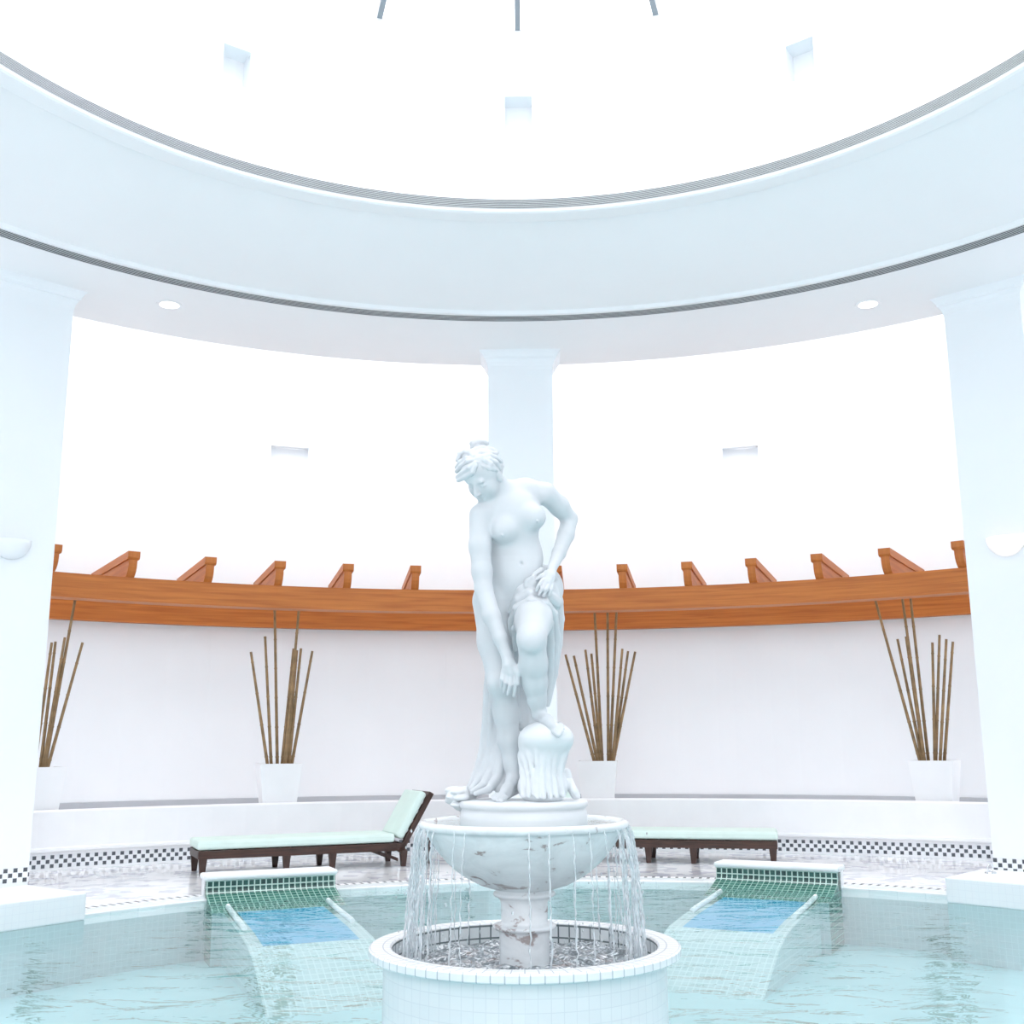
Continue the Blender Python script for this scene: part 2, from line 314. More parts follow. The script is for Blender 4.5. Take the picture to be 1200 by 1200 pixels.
# skylight over the drum
sk = bpy.data.objects.new('window_1', None); COL.objects.link(sk); sk.location = (O[0], O[1], 8.34); sk['kind'] = 'structure'
obs = []
for k in range(20):
    a = 18 * k; b = MB(); p0 = pt(a, DR + 0.1, 8.33); p1 = pt(a, 0.35, 9.35); t = Vector((math.cos(math.radians(a)), -math.sin(math.radians(a)), 0)) * 0.028; u = Vector((0, 0, 0.11))
    b.hexa([p0 - t, p0 + t, p1 + t, p1 - t, p0 - t + u, p0 + t + u, p1 + t + u, p1 - t + u]); o = b.build('mullion', STEEL); o['kind'] = 'structure'; obs.append(o)
b = MB(); b.lathe([(0.02, 9.47), (0.37, 9.44), (0.37, 9.33), (0.02, 9.33)], O, n=40); o = b.build('hub', STEEL); o['kind'] = 'structure'; obs.append(o)
b = MB(); b.lathe([(DR + 0.12, 8.45), (0.36, 9.46)], O, n=20, a0=-180, a1=180); o = b.build('glass', GLASS); o['kind'] = 'structure'; obs.append(o)
adopt(sk, *obs)
# ------------------------------------------------------------------ columns
def column(az, rf):
    a = math.radians(az); er = Vector((math.sin(a), math.cos(a), 0)); et = Vector((math.cos(a), -math.sin(a), 0)); base = Vector((O[0], O[1], 0))
    def sect(hw, r0, r1, z): return [base + er * r0 - et * hw + Vector((0, 0, z)), base + er * r0 + et * hw + Vector((0, 0, z)), base + er * r1 + et * hw + Vector((0, 0, z)), base + er * r1 - et * hw + Vector((0, 0, z))]
    rb = 7.95
    prof = [(0, .395), (.03, .395), (.168, .395), (5.80, .395), (5.85, .40), (5.90, .415), (5.935, .435), (5.94, .447), (5.965, .452), (6.0, .475), (6.03, .50)]
    b = MB(); prev = None
    rows = []
    for z, hw in prof: rows.append(sect(hw, rf - (hw - .395), rb + (hw - .395) * 0.0, z))
    for i, (q, w) in enumerate(zip(rows, rows[1:])):
        for k in range(4): b.quad(q[k], q[(k + 1) % 4], w[(k + 1) % 4], w[k])
    o = struct(b.build('column', PAINT))
    b = MB(); u = 0
    q = sect(.399, rf - .004, rb + .004, .03); w = sect(.399, rf - .004, rb + .004, .168)
    for k in range(4):
        L = (q[(k + 1) % 4] - q[k]).length; b.quad(q[k], q[(k + 1) % 4], w[(k + 1) % 4], w[k], [(u, 0.0), (u + L, 0.0), (u + L, .138), (u, .138)]); u += L
    c = b.build('tile_band', CHECK, o); c['kind'] = 'structure'
for az, rf in ((-43.9, 7.25), (0.0, 7.45), (41.1, 7.50), (81, 7.4), (122, 7.4), (163, 7.4), (204, 7.4), (245, 7.4), (278, 7.4)): column(az, rf)
# ------------------------------------------------------------------ pergola
pg = thing('pergola', 'curved orange timber pergola with corbelled rafter ends along the back wall', 'pergola', tuple(pt(0, 8.5, 2.93)))
obs = []
b = MB(); b.lathe([(8.52, 2.94), (8.76, 2.94), (8.76, 3.217), (8.52, 3.217)], O, -42.5, 41.5, 110, closed=True); obs.append(b.build('front_beam', PINE))
b = MB(); b.lathe([(10.24, 2.875), (10.37, 2.875), (10.37, 3.217), (10.24, 3.217)], O, -42.5, 41.5, 110, closed=True); obs.append(b.build('back_beam', PINE))
RAZ = [-38.3, -32.4, -26.35, -20.67, -14.95, -9.19, -2.9, 3.0, 8.68, 14.2, 19.57, 24.94, 30.3, 35.86]
def rafter(az):
    a = math.radians(az); er = Vector((math.sin(a), math.cos(a), 0)); et = Vector((math.cos(a), -math.sin(a), 0)); base = Vector((O[0], O[1], 0)); r0 = 8.36; L = BW - .012 - r0
    side = [(.035, 3.425), (.035, 3.36), (.045, 3.32), (.07, 3.275), (.11, 3.24), (.15, 3.2175), (L, 3.2175), (L, 3.425)]
    cap = [(0, 3.50), (0, 3.435), (.012, 3.42), (.03, 3.41), (L, 3.41), (L, 3.50)]
    b = MB()
    for prof, hw in ((side, .048), (cap, .068)):
        A = [base + er * (r0 + d) - et * hw + Vector((0, 0, z)) for d, z in prof]; B = [p + et * 2 * hw for p in A]; n = len(prof)
        b.add(A, [tuple(range(n))], [[(d, z) for d, z in prof]]); b.add(B, [tuple(range(n))[::-1]], [[(d, z) for d, z in prof][::-1]])
        for k in range(n):
            k2 = (k + 1) % n; l = (A[k2] - A[k]).length; b.quad(A[k], B[k], B[k2], A[k2], [(0, 0), (0, .1), (l, .1), (l, 0)])
    return b.build('rafter', PINE)
obs += [rafter(a) for a in RAZ]
adopt(pg, *obs)
# ------------------------------------------------------------------ downlights and wall sconces
LAMP = emis('downlight_lens', (1, 0.98, 0.95), 2.0); WARM = emis('sconce_lit_shade', (1.0, 0.80, 0.70), 0.25, (0.9, 0.86, 0.84)); SHADE = plain('sconce_frosted_shade', (0.84, 0.87, 0.89), 0.3)
for az, r, lab in ((-33.3, 7.0, 'round recessed downlight in the soffit between left column and statue column'), (32.6, 7.15, 'round recessed downlight in the soffit between statue column and right column')):
    p = pt(az, r, 6.03); t = thing('downlight', lab, 'ceiling light', tuple(p), 'soffit downlights')
    b = MB(); b.lathe([(.105, 6.024), (.135, 6.022), (.14, 6.03)], (p.x, p.y), n=32); r1 = b.build('trim_ring', PAINT2)
    b = MB(); b.lathe([(.0, 6.026), (.105, 6.026)], (p.x, p.y), n=32); r2 = b.build('lens', LAMP); adopt(t, r1, r2)
def sconce(az, r, z, m, lab):
    a = math.radians(az); er = Vector((math.sin(a), math.cos(a), 0)); et = Vector((math.cos(a), -math.sin(a), 0)); c = Vector((O[0], O[1], 0)) + er * r + Vector((0, 0, z))
    t = thing('wall_sconce', lab, 'wall lamp', tuple(c), 'half bowl wall sconces'); b = MB(); vs = []; n1, n2 = 8, 16
    for i in range(n1 + 1):
        f = (PI / 2) * i / n1
        for k in range(n2 + 1):
            g_ = PI * k / n2; vs.append(c - et * .185 * math.cos(f) * math.cos(g_) - er * .16 * math.cos(f) * math.sin(g_) - Vector((0, 0, .19 * math.sin(f))))
    fs = [(i * (n2 + 1) + k, i * (n2 + 1) + k + 1, (i + 1) * (n2 + 1) + k + 1, (i + 1) * (n2 + 1) + k) for i in range(n1) for k in range(n2)]
    b.add(vs, fs, None, True); o = b.build('shade', m); md = o.modifiers.new('thick', 'SOLIDIFY'); md.thickness = 0.008
    b = MB(); q = c - Vector((0, 0, .07)) - er * .006
    b.hexa([q + et * sx * .07 + er * sy * .006 + Vector((0, 0, sz * .06)) for sz in (-1, 1) for sx, sy in ((-1, -1), (1, -1), (1, 1), (-1, 1))]); o2 = b.build('wall_plate', PAINT2); adopt(t, o, o2)
sconce(-44.2, 7.243, 3.30, SHADE, 'unlit frosted half bowl sconce on the left column')
sconce(41.3, 7.49, 3.33, WARM, 'glowing warm half bowl sconce on the right column')
# ------------------------------------------------------------------ planters with canes
random.seed(5)
POTS = [(-37.7, 'white square planter half hidden behind the left column', 'planter half hidden by the left column'),
        (-19.75, 'white square planter on the ledge above the left lounger', 'planter above the left lounger'),
        (6.05, 'white square planter on the ledge just right of the statue', 'planter just right of the statue'),
        (31.65, 'white square planter on the ledge beside the right column', 'planter beside the right column')]
POT_POS = [[-5.352, 12.474], [-2.991, 13.88], [0.951, 14.523], [4.827, 13.381]]
CANES = [[[[-5.446, 12.599, 2.423], [-5.436, 12.548, 1.03]], [[-5.268, 12.398, 2.434], [-5.342, 12.371, 1.03]], [[-5.327, 12.634, 2.465], [-5.361, 12.572, 1.03]], [[-5.22, 12.626, 2.512], [-5.326, 12.554, 1.03]], [[-5.154, 12.703, 3.07], [-5.306, 12.551, 1.03]], [[-5.047, 12.712, 2.46], [-5.283, 12.562, 1.03]]], [[[-3.356, 13.735, 2.424], [-3.112, 13.829, 1.03]], [[-3.227, 13.908, 2.618], [-3.088, 13.908, 1.03]], [[-3.14, 13.975, 3.078], [-3.03, 13.981, 1.03]], [[-2.865, 13.912, 2.477], [-2.956, 13.89, 1.03]], [[-2.806, 13.894, 3.044], [-2.904, 13.813, 1.03]], [[-2.826, 13.934, 2.457], [-2.899, 13.914, 1.03]], [[-2.785, 13.977, 2.482], [-2.875, 13.903, 1.03]], [[-2.65, 14.026, 2.453], [-2.851, 13.945, 1.03]]], [[[0.56, 14.479, 2.424], [0.914, 14.478, 1.03]], [[0.669, 14.5, 2.409], [0.954, 14.494, 1.03]], [[0.826, 14.598, 2.493], [0.979, 14.532, 1.03]], [[0.901, 14.561, 2.439], [1.003, 14.566, 1.03]], [[0.957, 14.651, 3.128], [1.017, 14.613, 1.03]], [[1.13, 14.596, 3.121], [1.091, 14.569, 1.03]], [[1.254, 14.586, 3.119], [1.111, 14.573, 1.03]], [[1.302, 14.505, 2.494], [1.137, 14.479, 1.03]], [[1.381, 14.562, 2.47], [1.151, 14.611, 1.03]], [[1.472, 14.546, 2.46], [1.147, 14.565, 1.03]]], [[[4.349, 13.695, 3.127], [4.692, 13.464, 1.03]], [[4.574, 13.591, 2.515], [4.717, 13.456, 1.03]], [[4.661, 13.536, 2.54], [4.733, 13.45, 1.03]], [[4.635, 13.508, 3.156], [4.726, 13.417, 1.03]], [[4.761, 13.573, 3.164], [4.803, 13.51, 1.03]], [[4.925, 13.401, 2.454], [4.838, 13.402, 1.03]], [[5.0, 13.353, 2.541], [4.857, 13.432, 1.03]], [[5.017, 13.195, 2.476], [4.859, 13.302, 1.03]], [[5.111, 13.244, 2.449], [4.936, 13.378, 1.03]]]]
ORD = ['first', 'second', 'third', 'fourth', 'fifth', 'sixth', 'seventh', 'eighth', 'ninth', 'tenth']
for i, (az, lab, ph) in enumerate(POTS):
    p = POT_POS[i]; a = math.radians(az); t = thing('planter', lab, 'planter', (p[0], p[1], 0.45), 'white planters on the ledge')
    def ringp(hw, z):
        return [Vector((p[0] + x * math.cos(a) + y * math.sin(a), p[1] - x * math.sin(a) + y * math.cos(a), z)) for x, y in ((-hw, -hw), (hw, -hw), (hw, hw), (-hw, hw))]
    b = MB(); rows = [ringp(.185, .451), ringp(.25, 1.075), ringp(.235, 1.075), ringp(.228, 1.02)]
    for q, w in zip(rows, rows[1:]):
        for k in range(4): b.quad(q[k], q[(k + 1) % 4], w[(k + 1) % 4], w[k])
    b.add(rows[0], [(3, 2, 1, 0)]); o = b.build('pot', PLASTIC, merge=True)
    b = MB(); b.add(ringp(.229, 1.025), [(0, 1, 2, 3)]); o2 = b.build('gravel', SOIL); adopt(t, o, o2)
    for k, (top, bot) in enumerate(CANES[i]):
        T = Vector(top); Bt = Vector(bot); L = (T - Bt).length; n = max(4, int(L / .12)); pts = []; rd = []
        for j in range(n + 1):
            f = j / n; q = Bt.lerp(T, f); r = .0205 - .005 * f
            node = (j % 3 == 1)
            if node:
                dd = (T - Bt).normalized() * .012; pts += [q - dd, q, q + dd]; rd += [r, r * 1.22, r]
            else: pts.append(q); rd.append(r)
        b = MB(); b.tube(pts, rd, 8); o = b.build('bamboo_cane', BAMBOO)
        tall = L > 2.0
        tag(o, '%s%s bamboo cane from left in the %s' % ('tall ' if tall else '', ORD[k], ph), 'bamboo cane', 'bamboo canes in the white planters')
        ctr = Bt.copy()
        o.data.transform(Matrix.Translation(-ctr)); o.location = ctr
# ------------------------------------------------------------------ loungers and table
def lounger(L3, ud, w, side, name_lab, back_dir):
    # L3: foot of the near leg under the backrest hinge; ud: unit vector towards the foot end; vd: towards the wall
    L3 = Vector((*L3, 0)); u = Vector((*ud, 0)).normalized(); v = Vector((-u.y, u.x, 0)) if side > 0 else Vector((u.y, -u.x, 0)); Z = Vector((0, 0, 1)); L = 2.13
    at = lambda a, b_, z: L3 + u * a + v * b_ + Z * z
    t = thing('sun_lounger', name_lab, 'sun lounger', tuple(L3 + u * L / 2 + v * w / 2), 'dark wood sun loungers')
    def bar(a0, a1, b0, b1, z0, z1):
        m_ = MB(); m_.hexa([at(a, b_, z) for z in (z0, z1) for a, b_ in ((a0, b0), (a1, b0), (a1, b1), (a0, b1))]); return m_
    obs = []; fr = MB()
    for bb in ((0, .05), (w - .05, w)):
        m_ = bar(-.03, L + .05, *bb, .165, .245); fr.add(m_.v, m_.f, m_.uv)
    for aa in ((-.03, .03), (L - .0, L + .05), (.45, .50), (1.2, 1.25)):
        m_ = bar(*aa, .05, w - .05, .165, .24); fr.add(m_.v, m_.f, m_.uv)
    for k in range(14):
        a0 = .08 + k * .145; m_ = bar(a0, a0 + .09, .04, w - .04, .235, .252); fr.add(m_.v, m_.f, m_.uv)
    obs.append(fr.build('frame', DARKWOOD, bevel=.006))
    for a in (0, .37 * L, .60 * L, L):
        for b0 in (.0, w - .055):
            m_ = MB(); a_ = a
            top = [at(a_ - .042 + da, b0 + db, .168) for da, db in ((0, 0), (.085, 0), (.085, .055), (0, .055))]; bot = [at(a_ - .026 + da, b0 + .008 + db, 0) for da, db in ((0, 0), (.052, 0), (.052, .04), (0, .04))]
            m_.hexa(bot + top); obs.append(m_.build('leg', DARKWOOD, bevel=.005))
    # backrest: tilted plane from hinge (a = .06) rising away from the foot end
    th = math.radians(60); bd = -u * math.cos(th) + Z * math.sin(th); nd = u * math.sin(th) + Z * math.cos(th); H0 = at(.02, 0, .245); BL = .60
    bt = lambda s_, b_, n_: H0 + bd * s_ + v * b_ + nd * n_
    m_ = MB()
    for b0, b1 in ((0, .05), (w - .05, w)): m_.hexa([bt(s_, b_, n_) for n_ in (-.055, 0) for s_, b_ in ((-.10, b0), (BL, b0), (BL, b1), (-.10, b1))])
    for k in range(5): s0 = .05 + k * .115; m_.hexa([bt(s_, b_, n_) for n_ in (-.03, -.005) for s_, b_ in ((s0, .05), (s0 + .075, .05), (s0 + .075, w - .05), (s0, w - .05))])
    m_.hexa([bt(s_, b_, n_) for n_ in (-.055, 0) for s_, b_ in ((BL - .03, 0), (BL + .02, 0), (BL + .02, w), (BL - .03, w))])
    obs.append(m_.build('backrest_frame', DARKWOOD, bevel=.005))
    m_ = MB()
    for b0 in (.06, w - .10):
        m_ = MB(); p0, p1 = at(.36, b0, .17), at(.05, b0, .05); e = v * .035; g_ = Z * .035; m_.hexa([p0, p0 + e, p1 + e, p1, p0 + g_, p0 + e + g_, p1 + e + g_, p1 + g_]); obs.append(m_.build('support_strut', DARKWOOD))
    m_ = MB(); m_.hexa([at(a, b_, z) for z in (.252, .345) for a, b_ in ((.10, .012), (L + .06, .012), (L + .06, w - .012), (.10, w - .012))]); o = m_.build('seat_cushion', CUSH, bevel=.028); obs.append(o)
    m_ = MB(); m_.hexa([bt(s_, b_, n_) for n_ in (.004, .095) for s_, b_ in ((.03, .02), (BL - .015, .02), (BL - .015, w - .02), (.03, w - .02))]); o = m_.build('back_cushion', CUSH, bevel=.028); obs.append(o)
    adopt(t, *obs)
lounger((-1.30, 12.53), (-.914, -.407), .62, -1, 'dark wood sun lounger with pale green cushions and raised back, left of the fountain', 1)
lounger((0.60, 12.90), (.98, -.20), .62, 1, 'dark wood sun lounger with pale green cushions, mostly behind the fountain bowl on its right', -1)
t = thing('side_table', 'small dark wood side table between the loungers behind the fountain bowl', 'side table', (-.86, 13.05, 0)); obs = []
b = MB(); b.box((-.86, 13.05, .43), (.52, .46, .03), .1); obs.append(b.build('table_top', DARKWOOD, bevel=.005))
for sx in (-1, 1):
    for sy in (-1, 1): b = MB(); b.box((-.86 + sx * .225 - sy * .02, 13.05 + sy * .19 + sx * .02, .2075), (.035, .035, .415), .1); obs.append(b.build('leg', DARKWOOD))
adopt(t, *obs)
# ------------------------------------------------------------------ underwater lounge beds with tiled headrests
def pool_bed(c, n2, width, lab):
    c = Vector((*c, 0)); d = Vector((*n2, 0)).normalized(); e = Vector((-d.y, d.x, 0))       # d into the pool, e along the headrest (towards +x side)
    if e.x < 0: e = -e
    t = thing('pool_bed', lab, 'underwater lounger', (c.x, c.y, -.45), 'tiled lounger beds in the pool')
    hw = width / 2; at = lambda dd, s_, z: c + d * dd + e * s_ + Vector((0, 0, z))
    def sheet(prof, h0, h1, m_, nm):
        b = MB(); acc = 0
        for (d0, z0), (d1, z1) in zip(prof, prof[1:]):
            l = math.hypot(d1 - d0, z1 - z0); b.quad(at(d0, h0, z0), at(d0, h1, z0), at(d1, h1, z1), at(d1, h0, z1), [(h0, -acc), (h1, -acc), (h1, -acc - l), (h0, -acc - l)]); acc += l
        return b.build(nm, m_)
    obs = []
    obs.append(sheet([(0, .165), (.006, .09), (.03, .06)], -hw, hw, GREEN_D, 'headrest_band'))
    obs.append(sheet([(.03, .06), (.10, .038), (.2, .008), (.42, -.04)], -hw, hw, GREEN, 'headrest_curve'))
    obs.append(sheet([(.42, -.041), (.424, -.45)], -hw, hw, POOLW, 'headrest_base'))
    low = [(.42, -.04), (.75, -.06), (1.2, -.09), (1.56, -.13)]; hb = .47
    obs.append(sheet(low, -.36, .36, BLUE, 'blue_panel'))
    b = MB(); end = [(1.56, -.13), (1.80, -.20), (2.30, -.45)]
    for (d0, z0), (d1, z1) in zip(low[1:], low[2:]):
        for h0, h1 in ((-hb, -.36), (.36, hb)): b.quad(at(d0, h0, z0), at(d0, h1, z0), at(d1, h1, z1), at(d1, h0, z1), [(h0, d0), (h1, d0), (h1, d1), (h0, d1)])
    for (d0, z0), (d1, z1) in zip(end, end[1:]): b.quad(at(d0, -hb, z0), at(d0, hb, z0), at(d1, hb, z1), at(d1, -hb, z1), [(-hb, d0), (hb, d0), (hb, d1), (-hb, d1)])
    for s_ in (-hb, hb):
        for (d0, z0), (d1, z1) in zip(low + end[1:], low[1:] + end[1:]): b.quad(at(d0, s_, z0), at(d1, s_, z1), at(d1, s_, -.45), at(d0, s_, -.45), [(d0, z0), (d1, z1), (d1, -.45), (d0, -.45)])
    obs.append(b.build('bed', BEDTILE))
    for h0, h1 in ((-hb, -.36), (.36, hb)): b = MB(); b.quad(at(.42, h0, -.04), at(.42, h1, -.04), at(.75, h1, -.06), at(.75, h0, -.06), [(h0, .42), (h1, .42), (h1, .75), (h0, .75)]); obs.append(b.build('side_strip', GREEN))
    b = MB(); q = [(-.12, .165), (0, .165), (.006, .09), (.03, .06), (.10, .038), (.2, .008), (.42, -.04), (.42, -.45), (-.12, -.45)]
    for s_ in (-hw, hw): b = MB(); b.add([at(dd, s_, z) for dd, z in q], [tuple(range(len(q)))], [q]); obs.append(b.build('headrest_side', GREEN))
    b = MB(); b.hexa([at(a, s_, z) for z in (.165, .215) for a, s_ in ((-.26, -hw - .02), (.02, -hw - .02), (.02, hw + .02), (-.26, hw + .02))]); obs.append(b.build('headrest_cap', STONE, bevel=.02))
    b = MB(); b.hexa([at(a, s_, z) for z in (.0, .165) for a, s_ in ((-.25, -hw), (-.005, -hw), (-.005, hw), (-.25, hw))]); obs.append(b.build('headrest_back', STONE))
    for s_ in (-.42, .42):
        b = MB(); b.tube([at(.32, s_, -.005), at(.6, s_, -.03), at(1.0, s_, -.055), at(1.12, s_, -.065)], .022, 10); o = b.build('rail', STONE); obs.append(o)
    adopt(t, *obs)
pool_bed((-2.19, 10.06), (.40, -.915), 1.12, 'underwater lounger bed with green mosaic headrest and blue panel, left of the fountain')
pool_bed((2.27, 10.49), (-.45, -.893), 1.10, 'underwater lounger bed with green mosaic headrest and blue panel, right of the fountain')
# ------------------------------------------------------------------ white plinth blocks at the pool edge
def block(p0, fd, dd, L, D_, lab):
    p0 = Vector((*p0, 0)); fd = Vector((*fd, 0)).normalized(); dd = Vector((*dd, 0)).normalized()
    b = MB(); b.hexa([p0 + fd * a + dd * e + Vector((0, 0, z)) for z in (.0, .20) for a, e in ((0, 0), (L, 0), (L, D_), (0, D_))])
    o = b.build('pool_plinth', BLOCK, bevel=.012, merge=True); tag(o, lab, 'plinth', 'white plinths at the pool edge')
    b = MB(); b.hexa([p0 + fd * a + dd * e + Vector((0, 0, z)) for z in (-.448, -.002) for a, e in ((0.004, 0.004), (L, 0.004), (L, D_), (0.004, D_))]); b.build('submerged_base', POOLW, o)
block((-3.346, 8.867), (-.56, -.828), (-.80, .60), 1.7, .85, 'low white tiled plinth at the pool edge by the left column')
block((3.46, 9.576), (.69, -.724), (.67, .742), 1.7, .84, 'low white tiled plinth with a small chrome fitting, by the right column')
t = thing('chrome_fitting', 'small chrome ring fitting standing on the right white plinth', 'fitting', (3.95, 9.85, .20))
b = MB(); b.lathe([(.0, .212), (.045, .210), (.05, .20)], (3.95, 9.85), n=24); o = b.build('base_plate', CHROME)
b = MB(); b.tube([Vector((3.95 + .022 * math.cos(q), 9.85, .242 + .03 * math.sin(q))) for q in [2 * PI * k / 16 for k in range(17)]], .006, 8); o2 = b.build('ring', CHROME); adopt(t, o, o2)
# ------------------------------------------------------------------ fountain: basin, pedestal bowl
C = O
fb = thing('fountain_basin', 'round white mosaic basin around the fountain pedestal', 'fountain basin', (C[0], C[1], -.45)); obs = []
b = MB(); b.lathe([(.665, -.45), (.665, .335)], C, n=96, smooth=True); obs.append(b.build('outer_wall', BASIN_T))
b = MB(); b.lathe([(.625, .18), (.625, .365)], C, n=96, smooth=True); obs.append(b.build('inner_wall', BASIN_IN))
b = MB(); b.lathe([(.665, .335), (.728, .335), (.733, .34), (.733, .368), (.726, .375)], C, n=96); b.lathe([(.726, .375), (.633, .375), (.625, .367)], C, n=96); obs.append(b.build('rim', BASIN_RIM))
b = MB(); b.lathe([(.0, .18), (.625, .18)], C, n=48); obs.append(b.build('basin_floor', BASIN_IN)); adopt(fb, *obs)
pb = thing('fountain_bowl', 'stained white marble fountain bowl on a short ringed pedestal', 'fountain', (C[0], C[1], .18)); obs = []
bp = [(.475, .936), (.492, .938), (.504, .930), (.507, .918), (.502, .904), (.488, .898), (.476, .896), (.472, .885), (.460, .862), (.440, .830), (.412, .793), (.372, .747), (.325, .706), (.275, .673), (.215, .642), (.15, .622)]
b = MB(); b.lathe([(.0, .89), (.36, .893), (.44, .905), (.465, .926)] + bp, C, n=96, smooth=True); obs.append(b.build('bowl', BOWL, merge=True))
pd = [(.15, .622), (.135, .618), (.138, .610), (.147, .605), (.149, .596), (.143, .588), (.128, .583), (.118, .572), (.112, .56), (.110, .475), (.116, .466), (.142, .462), (.152, .455), (.151, .446), (.140, .438), (.124, .433), (.119, .42), (.118, .18)]
b = MB(); b.lathe(pd, C, n=64, smooth=True); obs.append(b.build('pedestal', BOWL, merge=True)); adopt(pb, *obs)
b = MB(); b.lathe([(.0, .922), (.462, .922)], C, n=64); o = b.build('bowl_water', water_mat('bowl_water', (.9, .97, .97), 9, .4)); o['kind'] = 'stuff'; tag(o, 'shallow clear water filling the marble fountain bowl', 'water')
# churning water in the basin
rng = np.random.default_rng(3)
b = MB(); nr, na = 36, 150; vs = []; fs = []
ph = rng.uniform(0, 2 * PI, (26,)); kx = rng.normal(0, 26, 26); ky = rng.normal(0, 26, 26)
for i in range(nr + 1):
    r = .117 + (.624 - .117) * i / nr
    for k in range(na):
        a = 2 * PI * k / na; x, y = r * math.sin(a), r * math.cos(a); h = float(np.sum(np.sin(kx * x + ky * y + ph)) / 26 ** .5)
        vs.append((C[0] + x, C[1] + y, .285 + .011 * h + .010 * math.exp(-((r - .55) / .05) ** 2) * math.sin(a * 37 + 3 * math.sin(a * 11))))
fs = [(i * na + k, i * na + (k + 1) % na, (i + 1) * na + (k + 1) % na, (i + 1) * na + k) for i in range(nr) for k in range(na)]
b.add(vs, fs, None, True); o = b.build('basin_water', CHURN); o['kind'] = 'stuff'; tag(o, 'churning grey water with white splashes inside the round basin', 'water')
# strands of water falling from the bowl rim
random.seed(11); b = MB()
def strand(az, r0=.508, z0=.91, r1=.55, z1=.29, w=.004, follow=False):
    pts = []; rad = []; n = 26
    for j in range(n + 1):
        f = j / n; z = z0 + (z1 - z0) * f; r = r0 + (r1 - r0) * math.sqrt(f) + random.uniform(-.004, .004)
        aa = math.radians(az) + random.uniform(-.006, .006) * (1 + f)
        pts.append(Vector((C[0] + r * math.sin(aa), C[1] + r * math.cos(aa), z))); rad.append(w * (random.uniform(.5, 1.25) if f < .45 else random.uniform(.25, 1.7)))
    b.tube(pts, rad, 6)
azs = [-90, -84, -78, -98, -105, -72, -64, -112, -118, -56, 90, 97, 84, 104, 78, 72, 111, 65, 58, 118]
for a in azs:
    for q in range(3): strand(a + random.uniform(-5, 5), r1=random.uniform(.52, .585), w=random.uniform(.0022, .0052))
for a in (-125, -140, -152, 180, 168, 152, 145, 132, 125, -118, -45, -30, -10, 12, 28, 45, 55, -58): strand(a + random.uniform(-3, 3), r1=random.uniform(.52, .57), w=random.uniform(.0025, .0045))
for _ in range(260):      # droplets and splash crowns
    a = random.choice([random.gauss(-90, 22), random.gauss(90, 22), random.uniform(-180, 180)]); r = random.gauss(.545, .025); z = .29 + abs(random.gauss(0, .06)) if random.random() < .6 else random.uniform(.32, .88)
    aa = math.radians(a); p = Vector((C[0] + min(r, .612) * math.sin(aa), C[1] + min(r, .612) * math.cos(aa), z)); s_ = random.uniform(.0025, .006)
    b.tube([p - Vector((0, 0, s_ * 1.6)), p, p + Vector((0, 0, s_ * 1.6))], [s_ * .3, s_, s_ * .3], 6)
o = b.build('falling_water', STRAND); o['kind'] = 'stuff'; tag(o, 'thin strands and drops of water falling from the bowl rim into the basin', 'water')
# pool water surface
b = MB(); annulus(b, C, .665, POOLC, POOLR, WATER, WATER, 160); o = b.build('pool_water', POOLWATER); o['kind'] = 'structure'
